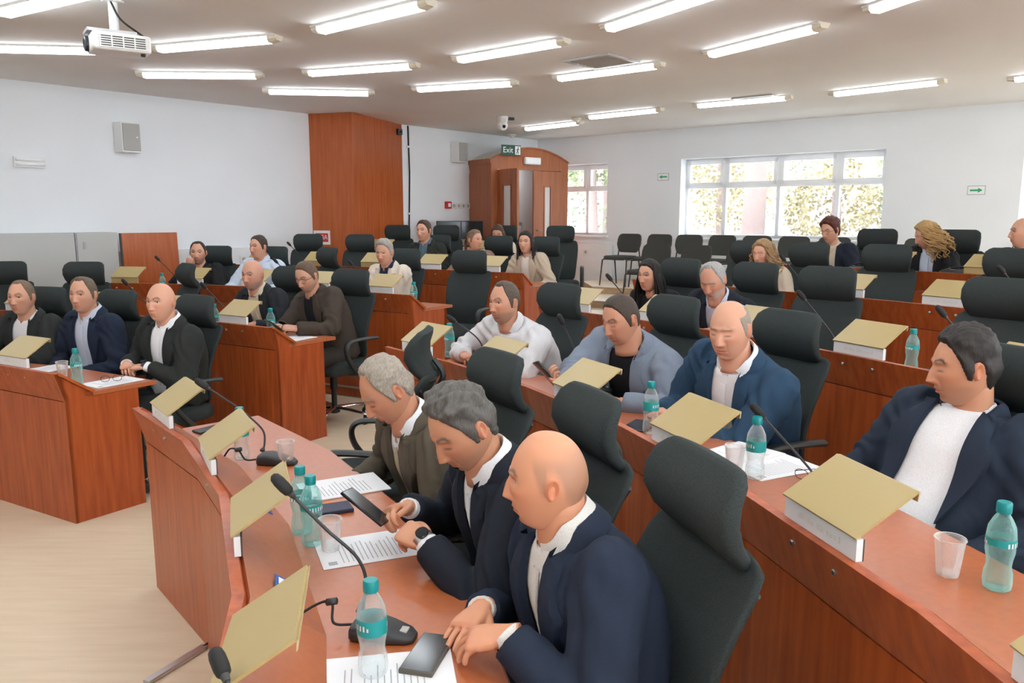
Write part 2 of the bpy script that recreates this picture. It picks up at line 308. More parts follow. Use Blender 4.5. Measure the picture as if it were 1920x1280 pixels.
# ------------------------------------------------------------------ high-back office chair (faces local +y, origin on the floor)
def pad(W, Yc, zs, thick, curve, n=14, edge=.35):
    """closed padded slab: W(z) half width, Yc(z) front centre line; curve pulls the edges forward"""
    rings = []
    for z, t in zip(zs, thick):
        hw = W(z); ring = []
        for q in np.linspace(0, 2 * math.pi, 2 * n, endpoint=False):
            c, s = math.cos(q), math.sin(q); x = hw * np.sign(c) * abs(c) ** .55; y = t / 2 * np.sign(s) * abs(s) ** .6
            ring.append((x, Yc(z) - t / 2 + y + curve * (x / .22) ** 2, z))
        rings.append(ring)
    return rings
def make_chair():
    T = thing('office_chair', 'x', 'chair'); 
    # seat
    rings = []
    for z, k in ((.405, .88), (.415, .97), (.44, 1.), (.475, .99), (.495, .93), (.503, .8)):
        rings.append([(.255 * k * np.sign(math.cos(q)) * abs(math.cos(q)) ** .5, .02 + .245 * k * np.sign(math.sin(q)) * abs(math.sin(q)) ** .5, z - (.03 if math.sin(q) > .8 and z > .47 else 0)) for q in np.linspace(0, 2 * math.pi, 32, endpoint=False)])
    MB().loft(rings).build('seat', 'fabric_black', T, 60)
    zs = np.array([.50, .515, .56, .64, .72, .80, .88, .95, .99, 1.005]); th = np.array([.02, .04, .05, .052, .05, .046, .044, .042, .036, .018])
    W = lambda z: float(np.interp(z, [.5, .52, .6, .8, .93, .99, 1.005], [.17, .195, .205, .225, .235, .215, .19]))
    Yc = lambda z: float(np.interp(z, [.5, .62, .75, .9, 1.02], [-.195, -.168, -.185, -.25, -.325]))
    MB().loft(pad(W, Yc, zs, th, .035)).build('backrest', 'fabric_black', T, 60)
    zs = np.array([.965, .975, .995, 1.03, 1.08, 1.13, 1.17, 1.19, 1.20]); th = np.array([.025, .045, .06, .072, .078, .074, .062, .045, .018])
    W = lambda z: float(np.interp(z, [.965, .975, 1.0, 1.05, 1.10, 1.16, 1.185, 1.20], [.13, .155, .171, .183, .189, .186, .170, .135]))
    Yc = lambda z: float(np.interp(z, [.96, .985, 1.02, 1.06, 1.10, 1.15, 1.20], [-.315, -.285, -.245, -.220, -.212, -.228, -.275]))
    MB().loft(pad(W, Yc, zs, th, .03)).build('headrest', 'fabric_black', T, 60)
    b = MB(); b.tube(bez([(0, -.05, .385), (0, -.22, .40), (0, -.275, .50), (0, -.262, .66), (0, -.312, .86), (0, -.362, .98), (0, -.318, 1.06)], 5), np.linspace(.028, .012, 31), 8, 1.6, up=(1, 0, 0))
    for s in (-1, 1): b.tube(bez([(0, -.285, .78), (s * .12, -.292, .87), (s * .205, -.29, .95)], 4), np.linspace(.018, .007, 9), 8)
    b.build('back_frame', 'plastic_black', T, 50)
    for s in (-1, 1):
        b = MB(); x = s * .285
        b.tube(bez([(x, -.20, .665), (x, -.12, .672), (x, .05, .678), (x, .13, .668), (x, .165, .625), (x, .15, .55), (x, .08, .46), (s * .27, .02, .405), (s * .17, .01, .395)], 5), [.015] * 41, 8, 1.7, up=(s, 0, 0))
        b.build('armrest', 'plastic_black', T, 50)
    b = MB(); b.lathe([(.03, .40), (.03, .26), (.022, .26), (.022, .12), (.04, .115), (.045, .07), (.03, .06)], 14); b.box((-.12, -.13, .385), (.12, .13, .41)); b.build('gas_lift', 'plastic_black', T, 40)
    lm = MB().tube([(0, .02, .105), (0, .15, .10), (0, .30, .085), (0, .315, .08)], [.026, .023, .017, .01], 8, .6).mesh('base_leg', 'chrome', 50)
    cm = MB(); cm.tube([(-.018, .30, .028), (-.006, .30, .028)], .028, 14); cm.tube([(.006, .30, .028), (.018, .30, .028)], .028, 14); cm.lathe([(.012, .03), (.014, .075)], 8, (0, .30, 0)); cme = cm.mesh('caster', 'rubber', 40)
    rm = MB(); rm.tube([(-.0195, .30, .028), (-.018, .30, .028)], .021, 14); rm.tube([(.018, .30, .028), (.0195, .30, .028)], .021, 14); rme = rm.mesh('wheel_rim', 'white_plastic', 40)
    for i in range(5):
        l = link('base_leg', lm, T); l.rotation_euler[2] = R_(72 * i + 20); c = link('caster', cme, l); 
        link('wheel_rim', rme, l)
    return T
# (block, row, angle, extra radial offset of the chair, swivel)
CH = []
for a, sw in ((58.2, 0), (66.3, 0), (73.4, 0), (82, 0)): CH.append(('A', 1, a, .98, sw))
for a, sw in ((57.4, 4), (62.9, 0), (72.3, -30), (81.2, 12), (87.6, 12)): CH.append(('A', 2, a, .98, sw))
for a, sw in ((56.6, 10), (61.8, 0), (68.3, -25), (72.9, 0), (77.6, 0)): CH.append(('A', 3, a, .98, sw))
for a, sw in ((56.9, 0), (60.4, 0), (65.2, 0), (71.4, 12), (75.6, 18)): CH.append(('A', 4, a, .98, sw))
for a, sw in ((60.2, 25), (64.3, 0), (68.8, 22), (72.6, 15)): CH.append(('A', 5, a, .98, sw))
for a, sw in ((34.2, -38), (26.8, 4), (19.2, 2), (12.4, 4)): CH.append(('B', 1, a, .98, sw))
for a, sw in ((39.9, 0), (32.0, 0), (25.7, 2), (17.2, 4), (6, 0)): CH.append(('B', 2, a, .98, sw))
for a, sw in ((41.3, 0), (36.8, 0), (33.0, 14), (25.6, 12), (20, 5)): CH.append(('B', 3, a, .98, sw))
for a, sw in ((43.3, 0), (39.9, 0), (36.0, 18), (30.6, 14), (25, 5)): CH.append(('B', 4, a, .98, sw))
for a, sw in ((40.6, 18), (36.8, 14), (32.9, 8), (28.5, 5)): CH.append(('B', 5, a, .98, sw))
CHAIR = make_chair(); first = True; cnt = {}
for blk, k, a, r, sw in CH:
    i = cnt.get((blk, k), 0); cnt[blk, k] = i + 1
    lab = 'black high-back office chair, %s row of the %s block, %s chair from the aisle' % (ORD[k], BLK[blk], NUM[i])
    loc = pol(RL[k] + r - .14, a, FZ[k]); rz = R_(a + 90 + sw)
    # keep the backrest where the photograph shows it when the chair is swivelled
    bx = np.array(pol(RL[k] + r + .12, a)) ; q = np.array([-math.sin(rz), math.cos(rz), 0]) * .26; loc = tuple((bx + q)[:2]) + (FZ[k],)
    if first: CHAIR.location = loc; CHAIR.rotation_euler[2] = rz; CHAIR['label'] = lab; CHAIR['group'] = 'office chairs'; first = False
    else: dup(CHAIR, lab, loc, rz, 'office chairs')
# ------------------------------------------------------------------ ceiling lights
LIGHTS = [((-3.60, 5.85), (-2.50, 5.20)), ((-4.75, 6.95), (-3.50, 7.10)), ((-3.05, 7.03), (-1.85, 6.61)), ((-3.76, 8.25), (-2.50, 8.31)), ((-1.55, 6.40), (-.49, 5.51)), ((-2.08, 8.19), (-.86, 7.75)), ((-2.83, 9.31), (-1.58, 9.47)),
          ((-.52, 7.51), (.45, 6.71)), ((-1.11, 9.19), (.07, 8.75)), ((.69, 6.33), (1.35, 5.20)), ((1.70, 7.30), (2.34, 6.17)), ((.42, 8.51), (1.43, 7.70)), ((.20, 13.25), (1.05, 12.35)), ((1.07, 11.72), (2.0, 10.87)), ((2.32, 10.53), (3.35, 9.77)),
          ((3.68, 9.56), (4.57, 8.63)), ((2.46, 5.78), (2.80, 4.55)), ((5.15, 8.6), (5.9, 7.5))]
for R, As in ((5.45, (42, 27, 12, -3, -18)), (6.8, (32, 18, 4, -10, 82 + 20)), (8.15, (17, 4, -9, 104)), (9.5, (10, -2, -14)), (12.5, (27, 19, 10, 1)), (4.0, (60, 40, 20, 0, 85)), (2.5, (70, 35, 0))):  # unseen fixtures added out of frame, continuing the rings to light the room
    for a in As:
        c = pol(R, a); d = (-math.sin(R_(a)), math.cos(R_(a))); LIGHTS.append(((c[0] - .62 * d[0], c[1] - .62 * d[1]), (c[0] + .62 * d[0], c[1] + .62 * d[1])))
LLAB = ['cut by the top left corner of the picture', 'at the left edge, running behind the projector', 'directly right of the projector', 'nearest the left wall, below the projector', 'large, top centre, left of the ceiling middle', 'above the wood column, second ring from the wall', 'closest above the wood column', 'left of the square ceiling vent', 'between the wood column and the vent, lower centre', 'large, at the top edge right of centre', 'large, right of the square vent, upper right', 'just below the square ceiling vent', 'short-looking, right above the arched door', 'right of the arched door, along the window wall', 'beside the second ceiling vent above the window', 'above the blank wall right of the window', 'cut by the top edge at the upper right', 'cut by the right edge of the picture']
LP = None
for i, (p, q) in enumerate(LIGHTS):
    p = np.array(p); q = np.array(q); c = (p + q) / 2; rz = math.atan2(*(q - p)[::-1]); ins = i < 18
    lab = 'fluorescent ceiling light ' + LLAB[i] if ins else 'unseen fluorescent ceiling light added beyond the picture edge'
    if LP is None:
        LP = thing('ceiling_light', lab, 'ceiling light', (0, 0, 0), 0, 'fluorescent ceiling lights')
        pr = [(-.062, 0), (.062, 0), (.056, -.03), (.035, -.052), (-.035, -.052), (-.056, -.03)]
        MB().prism([(-.62, y, z - .001) for y, z in [(-.065, 0), (.065, 0), (.06, -.016), (-.06, -.016)]], [(.62, y, z - .001) for y, z in [(-.065, 0), (.065, 0), (.06, -.016), (-.06, -.016)]]).build('housing', 'white_plastic', LP)
        pr = [(-.055, -.017), (.055, -.017), (.052, -.040), (.034, -.058), (-.034, -.058), (-.052, -.040)]
        MB().prism([(-.55, y, z) for y, z in pr], [(.55, y, z) for y, z in pr]).build('diffuser', 'tube_light', LP)
        for s in (-1, 1):
            pe = [(y * 1.06, z * 1.05 if z < -.02 else -.005) for y, z in pr]
            MB().prism([(s * .55, y, z) for y, z in pe], [(s * .625, y * .86, z * .72 - .002) for y, z in pe]).build('end_cap', 'cream_plastic', LP)
        LP.location = (c[0], c[1], CEIL); LP.rotation_euler[2] = rz
    else: dup(LP, lab, (c[0], c[1], CEIL), rz)
# ------------------------------------------------------------------ visitors chairs
def make_visitor():
    T = thing('visitor_chair', 'x', 'chair')
    rings = []
    for z, k in ((.435, .9), (.445, 1), (.47, 1), (.485, .93)):
        rings.append([(.235 * k * np.sign(math.cos(q)) * abs(math.cos(q)) ** .45, .02 + .21 * k * np.sign(math.sin(q)) * abs(math.sin(q)) ** .45, z - .015 * (math.sin(q) > .7)) for q in np.linspace(0, 2 * math.pi, 28, endpoint=False)])
    MB().loft(rings).build('seat', 'fabric_grey', T, 60)
    zs = np.array([.53, .545, .58, .66, .74, .80, .825, .835]); th = np.array([.015, .03, .04, .042, .04, .036, .026, .01])
    W = lambda z: float(np.interp(z, [.53, .56, .66, .78, .82, .835], [.15, .20, .235, .232, .205, .16])); Yc = lambda z: float(np.interp(z, [.5, .84], [-.20, -.27]))
    MB().loft(pad(W, Yc, zs, th, .03)).build('backrest', 'fabric_grey', T, 60)
    for s in (-1, 1):
        MB().tube([(s * .235, .19, .42), (s * .25, .235, .02), (s * .25, .236, 0)], [.014, .012, .012], 8, .8).build('leg', 'frame_dark', T, 50)
        MB().tube([(s * .235, -.16, .42), (s * .25, -.24, .02), (s * .25, -.241, 0)], [.014, .012, .012], 8, .8).build('leg', 'frame_dark', T, 50)
        MB().tube(bez([(s * .225, .19, .425), (s * .225, -.14, .425), (s * .215, -.215, .46), (s * .2, -.225, .56), (s * .19, -.24, .62)], 4), .011, 6).build('side_rail', 'frame_dark', T, 50)
    return T
VC = None; n = 0
vis = [(1.02, 2.58), (1.02, 3.14), (1.02, 3.68), (1.02, 4.22), (1.02, 4.78), (1.02, 5.33), (1.02, 5.88), (1.02, 6.43), (1.02, 7.0), (2.42, 3.92), (2.42, 4.53), (2.42, 5.2)]
for i, (s, t) in enumerate(vis):
    loc = room(s, t, .604 if i < 9 else .501); rz = math.atan2(-U[1], -U[0]) - math.pi / 2 + R_(random.uniform(-4, 4))
    lab = 'dark grey visitor chair in the %s row below the window, %s from the door end' % ('wall-side' if i < 9 else 'nearer', (NUM + ['ninth'])[i if i < 9 else i - 9])
    if VC is None: VC = make_visitor(); VC.location = loc; VC.rotation_euler[2] = rz; VC['label'] = lab; VC['group'] = 'visitor chairs'
    else: dup(VC, lab, loc, rz, 'visitor chairs')
# ------------------------------------------------------------------ fixtures on walls and ceiling
def text_mesh(s, size, name):
    c = bpy.data.curves.new(name, 'FONT'); c.body = s; c.size = size; c.extrude = .0008; c.align_x = 'CENTER'; c.align_y = 'CENTER'; c.resolution_u = 3
    o = bpy.data.objects.new(name, c); COL.objects.link(o); dg = bpy.context.evaluated_depsgraph_get(); me = bpy.data.meshes.new_from_object(o.evaluated_get(dg)); bpy.data.objects.remove(o); bpy.data.curves.remove(c); return me
def text(s, size, mat, parent, loc, rot=(R_(90), 0, 0)):
    me = text_mesh(s, size, 'lettering'); me.materials.clear(); me.materials.append(MATS[mat]); o = link('lettering', me, parent); o.location = loc; o.rotation_euler = rot; return o
AZL = math.atan2(-V[1], -V[0])                       # unused helper angle
RZ_LEFT = math.atan2(U[1], U[0])                     # local x along the left wall (towards the corner), local -y into the room
RZ_BACK = math.atan2(V[1], V[0])                     # local x along the window wall, local -y into the room
def on_left(name, label, cat, s, z, t=0.): p = room(s, t, z); return thing(name, label, cat, p, RZ_LEFT)
def on_back(name, label, cat, t_, z, s=0.): p = room(s, t_, z); return thing(name, label, cat, p, RZ_BACK)
for s, z, lab in ((7.74, 2.63, 'grey wall loudspeaker high on the bare left wall'), (2.21, 2.79, 'grey wall loudspeaker between the column and the arched door')):
    T = on_left('wall_speaker', lab, 'loudspeaker', s, z, .06); b = MB(); pr = [(-.11, -.11), (.11, -.11), (.13, .05), (-.13, .05)]
    b.prism([(x, y, -.17) for x, y in pr], [(x, y, .17) for x, y in pr]); b.build('cabinet', 'white_plastic', T)
    b = MB(); b.rbox((0, -.115, 0), (.20, .014, .31), .005); b.build('grille', 'grey_plastic', T); MB().rbox((.06, -.125, .0), (.018, .006, .018), .002).build('badge', 'white_plastic', T)
    if s < 5: MB().tube(bez([(.13, 0, .02), (.25, .04, -.10), (.33, .045, -.38), (.42, .04, -.47)], 6), .006, 6).build('cable', 'white_plastic', T, True)
T = on_left('emergency_light', 'white twin-tube emergency lamp on the left wall', 'lamp', 8.79, 2.30, .0); MB().box((-.15, -.04, -.055), (.15, 0, .055)).build('housing', 'white_plastic', T)
for z in (-.025, .025): MB().tube([(-.14, -.05, z), (.14, -.05, z)], .016, 10).build('lamp_tube', 'pvc', T, True)
T = on_left('fire_alarm', 'red fire alarm call point on the wall beside the door', 'alarm', 2.44, 1.91); MB().rbox((0, -.03, 0), (.12, .06, .12), .01).build('housing', 'red', T); MB().box((-.03, -.064, -.03), (.03, -.059, .03)).build('glass_plate', 'sign_white', T)
T = on_left('socket_strip', 'row of four white wall sockets beside the red alarm', 'socket', 2.12, 1.90)
for i in range(4):
    q = MB().rbox((-.17 + i * .115, -.01, 0), (.10, .02, .10), .006).build('socket', 'white_plastic', T); MB().lathe([(.03, 0), (.03, .003)], 14).xf(Matrix.Translation((-.17 + i * .115, -.02, 0)) @ Matrix.Rotation(R_(90), 4, 'X')).build('socket_hole', 'grey_plastic', q)
T = on_left('wall_cable', 'black cable running down the wall beside the column', 'cable', 3.30, 0, .012); MB().tube([(0, 0, CEIL - .01), (.02, 0, 2.4), (-.01, 0, 1.6), (.01, 0, .5)], .011, 8).build('cable_run', 'rubber', T, True)
for z in (2.8, 1.75): MB().box((-.03, -.012, z), (.03, .012, z + .03)).build('cable_clip', 'white_plastic', T)
T = thing('wall_sensor', 'small black sensor at the top of the wood column', 'sensor', room(3.55, .05, 3.02), RZ_LEFT); MB().rbox((0, -.03, 0), (.09, .08, .09), .008).build('housing', 'plastic_black', T); MB().lathe([(.02, 0), (.012, .012)], 12).xf(Matrix.Translation((0, -.07, 0)) @ Matrix.Rotation(R_(90), 4, 'X')).build('lens', 'phone', T)
# red and white sign on the column face
d = np.array(room(4.88, .61, 0)) - np.array(room(5.16, 0, 0)); p = np.array(room(5.16, 0, 0)) + d * .22
T = thing('notice_sign', 'white notice with red block lettering on the wood column', 'sign', (p[0], p[1], 1.42), math.atan2(d[1], d[0]) + 0); MB().box((-.13, -.008, -.10), (.13, -.001, .10)).build('board', 'sign_white', T); MB().box((-.10, -.010, -.062), (.10, -.008, .062)).build('red_field', 'red', T)
text('ППА', .085, 'sign_white', T, (0, -.0105, .0))
for t_, z, s_, lab in ((2.73, 2.38, -1, 'small green arrow sign pointing left beside the window'), (7.42, 2.06, 1, 'small green arrow sign pointing right on the bare wall')):
    T = on_back('direction_sign', lab, 'sign', t_, z); MB().box((-.105, -.006, -.06), (.105, -.001, .06)).build('frame', 'print', T); MB().box((-.097, -.008, -.052), (.097, -.006, .052)).build('board', 'sign_white', T)
    a = [(-.075, -.012), (.02, -.012), (.02, -.032), (.075, 0), (.02, .032), (.02, .012), (-.075, .012)]; a = [(x * s_, z_) for x, z_ in a]
    MB().prism([(x, -.0095, z_) for x, z_ in a], [(x, -.008, z_) for x, z_ in a]).build('arrow', 'arrow_green', T)
# ceiling items
for (x, y), lab in (((.83, 7.68), 'square ceiling vent grille above the middle of the room'), ((3.05, 10.05), 'square ceiling vent grille near the window wall')):
    T = thing('ceiling_vent', lab, 'vent', (x, y, CEIL), R_(-42)); b = MB()
    for q in ((-.26, -.26, .26, -.22), (-.26, .22, .26, .26), (-.26, -.22, -.22, .22), (.22, -.22, .26, .22)): b.box((q[0], q[1], -.016), (q[2], q[3], -.001))
    b.build('frame', 'vent', T); MB().box((-.22, -.22, -.004), (.22, .22, -.001)).build('backing', 'vent_dark', T)
    for k in range(7):
        y0 = -.19 + k * .06; MB().hexa([(-.22, y0, -.005), (.22, y0, -.005), (.22, y0 + .004, -.005), (-.22, y0 + .004, -.005)] + [(-.22, y0 + .03, -.016), (.22, y0 + .03, -.016), (.22, y0 + .034, -.016), (-.22, y0 + .034, -.016)][::1]).build('slat', 'vent', T)
T = thing('security_camera', 'white dome security camera hanging from the ceiling', 'camera', (-.14, 11.83, CEIL), R_(20))
MB().lathe([(.085, -.001), (.085, -.03), (.07, -.09), (.06, -.10)], 20).build('mount', 'white_plastic', T, 40); MB().lathe([(.07, -.09), (.078, -.12), (.07, -.165), (.045, -.195), (.01, -.205)], 20).build('dome', 'white_plastic', T, 60)
MB().lathe([(.024, 0), (.024, .02), (.015, .03)], 14).xf(Matrix.Translation((0, -.06, -.145)) @ Matrix.Rotation(R_(105), 4, 'X')).build('lens', 'phone', T, 40)
MB().rbox((.13, .0, -.03), (.10, .05, .04), .008).build('connector', 'plastic_black', T); MB().tube([(.05, 0, -.03), (.10, 0, -.03)], .02, 8).build('arm', 'white_plastic', T)
for (x, y), lab in (((0, 14.35), 'white smoke detector on the ceiling above the arched door'), ((.95, 12.0), 'flat ceiling sensor between two lights')):
    T = thing('smoke_detector', lab, 'detector', (x, y, CEIL), 0); MB().lathe([(.075, -.001), (.075, -.02), (.06, -.035)], 18).build('base', 'cream_plastic', T, 40); MB().lathe([(.04, -.035), (.035, -.06), (.01, -.065)], 14).build('cap', 'white_plastic', T, 40)
# projector
T = thing('projector', 'white ceiling projector on a short pole', 'projector', (-2.70, 5.60, CEIL), R_(215))   # local +x = lens direction
MB().lathe([(.03, -.001), (.03, -.20)], 14, (-.02, 0, 0)).build('pole', 'white_plastic', T, 40); MB().lathe([(.07, -.001), (.07, -.012)], 18, (-.02, 0, 0)).build('ceiling_plate', 'white_plastic', T, 40)
MB().box((-.14, -.10, -.225), (.16, .10, -.205)).build('bracket', 'steel', T); MB().rbox((-.04, 0, -.285), (.36, .27, .115), .018, 3).build('body', 'white_plastic', T, 40)
MB().lathe([(.05, 0), (.05, .03), (.038, .035), (.038, .012)], 24).xf(Matrix.Translation((.13, -.06, -.285)) @ Matrix.Rotation(R_(90), 4, 'Y')).build('lens_ring', 'plastic_black', T, 40); MB().lathe([(.034, .0), (.02, .016), (.004, .02)], 18).xf(Matrix.Translation((.135, -.06, -.285)) @ Matrix.Rotation(R_(90), 4, 'Y')).build('lens', 'lens_glow', T, True)
gr = MB().box((-.19, .1352, -.325), (.10, .1362, -.245)).build('grille', 'vent_dark', T)
for i in range(6): MB().box((-.19, .136, -.325 + i * .0145), (.10, .142, -.3185 + i * .0145)).build('grille_bar', 'white_plastic', gr)
for i in range(5): MB().box((-.19 + i * .07, .136, -.327), (-.182 + i * .07, .1425, -.243)).build('grille_post', 'white_plastic', gr)
MB().tube(bez([(0, .02, 0), (-.05, .05, -.12), (-.14, .06, -.19), (-.20, .05, -.225)], 6), .007, 6).build('cable', 'rubber', T, True); MB().lathe([(.015, -.36), (.015, -.34)], 10, (-.17, .10, 0)).build('foot', 'rubber', T)
# cabinets and the loose board on the left
for s0, s1, lab in ((8.5, 9.7, 'pale grey cabinet at the far left, outer of the two'), (8.04, 8.49, 'pale grey cabinet beside the upright wooden board')):
    T = thing('storage_cabinet', lab, 'cabinet', room((s0 + s1) / 2, .16, 0), RZ_LEFT); h = (s1 - s0) / 2
    MB().box((-h, -.13, .05), (h, .14, 1.54)).build('body', 'cabinet', T); MB().box((-h + .01, -.146, .06), (h - .006, -.131, 1.53)).build('door', 'cabinet', T); MB().box((-h + .01, -.12, 0), (h - .01, .13, .05)).build('plinth', 'seam', T); MB().box((-h + .07, -.156, 1.36), (-h + .10, -.147, 1.44)).build('handle', 'grey_plastic', T)
T = thing('wooden_board', 'upright reddish wood board leaning beside the grey cabinets', 'board', room(7.66, .34, 0), RZ_LEFT); b = MB(); b.hexa([(-.33, -.02, 0), (.33, -.02, 0), (.33, .0, 0), (-.33, .0, 0), (-.33, .05, 1.53), (.33, .05, 1.53), (.33, .07, 1.53), (-.33, .07, 1.53)]); b.build('panel', 'cherry_column', T); MB().hexa([(-.35, -.02, 0), (-.332, -.02, 0), (-.332, .0, 0), (-.35, .0, 0), (-.35, .05, 1.53), (-.332, .05, 1.53), (-.332, .07, 1.53), (-.35, .07, 1.53)]).build('edge_band', 'seam', T)
T = on_left('wall_socket', 'small white wall outlet on the parapet ledge', 'socket', 6.35, 1.16, .10); MB().rbox((0, -.008, 0), (.10, .016, .10), .005).build('plate', 'white_plastic', T); MB().lathe([(.025, 0), (.025, .004)], 14).xf(Matrix.Translation((0, -.015, 0)) @ Matrix.Rotation(R_(90), 4, 'X')).build('socket_hole', 'grey_plastic', T)
T = on_back('wall_socket', 'small white outlet on the radiator panel by the door', 'socket', 1.27, 1.08, .16); MB().rbox((0, -.008, 0), (.10, .016, .10), .005).build('plate', 'white_plastic', T); MB().lathe([(.025, 0), (.025, .004)], 14).xf(Matrix.Translation((0, -.015, 0)) @ Matrix.Rotation(R_(90), 4, 'X')).build('socket_hole', 'grey_plastic', T)
# ------------------------------------------------------------------ arched door portal in the corner
D = bpy.data.objects.new('door_1', None); COL.objects.link(D); D.location = (-.347, 13.4, .5); D.rotation_euler[2] = R_(33); struct(D, 'arched wooden entrance portal with a half-open double door')
W, E, PK = 1.59, 2.14, 2.36
MB().box((0, .05, 0), (.04, 1.0, E)).build('side_panel', 'door_wood', D); MB().box((W - .04, .05, 0), (W, 1.35, E)).build('side_panel', 'door_wood', D)
MB().box((0, 0, 0), (.13, .05, E)).build('door_post', 'door_wood', D); MB().box((W - .15, 0, 0), (W, .05, E)).build('door_post', 'door_wood', D); MB().box((.13, 0, 2.0), (W - .15, .05, E)).build('lintel', 'door_wood', D)
arc = [(W / 2 + x, E + (PK - E) * (1 - (x / (W / 2)) ** 2)) for x in np.linspace(-W / 2, W / 2, 25)]
MB().prism([(x, .0, z) for x, z in [(0, E - .01)] + arc + [(W, E - .01)]], [(x, .05, z) for x, z in [(0, E - .01)] + arc + [(W, E - .01)]]).build('arch_panel', 'door_wood', D)
MB().grid([[(x, -.02, z + .012) for x, z in arc], [(x, 1.0, z + .012) for x, z in arc]]).build('arched_roof', 'cream_plastic', D); MB().loft([[(x, -.025, z), (x, .05, z), (x, .05, z + .022), (x, -.025, z + .022)] for x, z in arc]).build('arch_trim', 'door_wood', D)
MB().box((-.02, -.01, E - .05), (.04, 1.0, E + .03)).build('cornice', 'door_wood', D)
MB().box((.04, .75, 0), (W - .04, .78, E)).build('inner_screen', 'pvc', D)
def leaf(x0, wd, ang, flip, gw):
    L = bpy.data.objects.new('door_leaf', None); COL.objects.link(L); L.parent = D; L.location = (x0, .01, 0); L.rotation_euler[2] = R_(ang); s = -1 if flip else 1
    gx0, gx1 = (wd - gw) / 2, (wd + gw) / 2; f = MB()
    for a, b_, z0, z1 in ((0, gx0, .01, 1.99), (gx1, wd, .01, 1.99), (gx0, gx1, .01, .35), (gx0, gx1, 1.72, 1.99)): xa, xb = sorted((a * s, b_ * s)); f.box((xa, -.02, z0), (xb, .02, z1))
    f.build('leaf_frame', 'door_wood', L); xa, xb = sorted((gx0 * s, gx1 * s)); MB().box((xa, -.004, .35), (xb, .004, 1.72)).build('glass_panel', 'frosted', L)
    b = MB()
    for a in (gx0 - .02, gx1): xa, xb = sorted((a * s, (a + .02) * s)); b.box((xa, -.03, .33), (xb, .03, 1.74))
    b.build('glazing_bead', 'door_wood', L)
    MB().tube([(s * (wd - .06), -.02, .98), (s * (wd - .06), -.06, .98), (s * (wd - .16), -.06, .98)], .01, 8).build('handle', 'steel', L)
VL = thing('added_porch_light', 'added unseen light brightening the inside of the arched door porch', 'lamp', D.matrix_basis @ Vector((W / 2, .42, 2.10)), 0); MB().lathe([(.11, .0), (.11, -.03), (.06, -.05)], 20).build('shade', 'tube_light', VL, 40); MB().lathe([(.12, .02), (.12, .0)], 20).build('base', 'white_plastic', VL, 40); MB().box((.04, .05, 2.12), (W - .04, .75, 2.14)).build('porch_ceiling', 'pvc', D)  # unseen light added to brighten the porch behind the open door
leaf(.14, .58, -88, False, .22); leaf(W - .155, .58, 0, True, .12)
T = thing('exit_sign', 'dark green exit sign with white lettering above the door', 'sign', (0, 0, 0), R_(33)); T.location = (D.matrix_basis @ Vector((.36, -.05, E + .17))); MB().box((-.19, -.012, -.085), (.19, .0, .085)).build('board', 'sign_green', T)
text('Exit', .13, 'sign_white', T, (-.065, -.0125, 0)); MB().box((.075, -.0135, -.07), (.18, -.012, .07)).build('symbol_field', 'sign_white', T)
b = MB(); P3 = lambda pts, w_: b.tube([(x, -.016, z) for x, z in pts], w_, 6)
b.lathe([(.011, -.001), (.011, .001)], 10).xf(Matrix.Translation((.137, -.0145, .045)) @ Matrix.Rotation(R_(90), 4, 'X')); P3([(.13, .03), (.122, -.01)], .007); P3([(.122, -.01), (.142, -.03), (.135, -.055)], .006); P3([(.122, -.01), (.11, -.035), (.092, -.05)], .006); P3([(.13, .025), (.148, .01), (.16, .018)], .005); P3([(.13, .025), (.11, .018), (.10, .0)], .005); b.build('running_figure', 'sign_green', T)
T = thing('lintel_lamp', 'small white emergency lamp box above the door opening', 'lamp', (0, 0, 0), R_(33)); T.location = D.matrix_basis @ Vector((.80, -.04, E + .01)); MB().rbox((0, 0, 0), (.32, .07, .12), .01).build('housing', 'white_plastic', T); MB().box((-.14, -.045, -.04), (.14, -.035, .04)).build('diffuser', 'pvc', T)
# ------------------------------------------------------------------ technician table with screens behind the left block
T = thing('side_table', 'plain table behind the back row carrying two screens', 'table', room(2.3, .55, .5), RZ_LEFT); MB().box((-.95, -.35, .70), (.95, .40, .73)).build('tabletop', 'cherry_top', T)
for x in (-.9, .9):
    for y in (-.3, .35): MB().box((x - .025, y - .025, 0), (x + .025, y + .025, .70)).build('leg', 'grey_plastic', T)
for s, lab in ((2.95, 'black flat monitor nearest the wood column on the back table'), (2.42, 'black flat monitor in the middle of the back table')):
    T = thing('monitor', lab, 'monitor', room(s, .55, 1.23), RZ_LEFT + R_(-8)); MB().box((-.12, -.08, 0), (.12, .10, .012)).build('stand_base', 'plastic_black', T); MB().box((-.03, 0, .012), (.03, .03, .15)).build('stand_neck', 'plastic_black', T); MB().rbox((0, 0, .27), (.47, .035, .30), .006).build('bezel', 'plastic_black', T); MB().box((-.22, -.0195, .135), (.22, -.0178, .405)).build('screen', 'screen', T)
T = thing('desktop_computer', 'black computer tower at the end of the back table', 'computer', room(1.62, .60, 1.23), RZ_LEFT + R_(-10)); MB().rbox((0, 0, .20), (.40, .42, .38), .012).build('case', 'plastic_black', T); MB().box((.02, -.214, .03), (.035, -.21, .37)).build('front_trim', 'steel', T); MB().box((.06, -.214, .10), (.18, -.21, .33)).build('front_panel', 'screen', T); b = MB(); b.rbox((-.05, 0, .40), (.22, .2, .02), .008); b.build('red_cloth', 'orange', T)
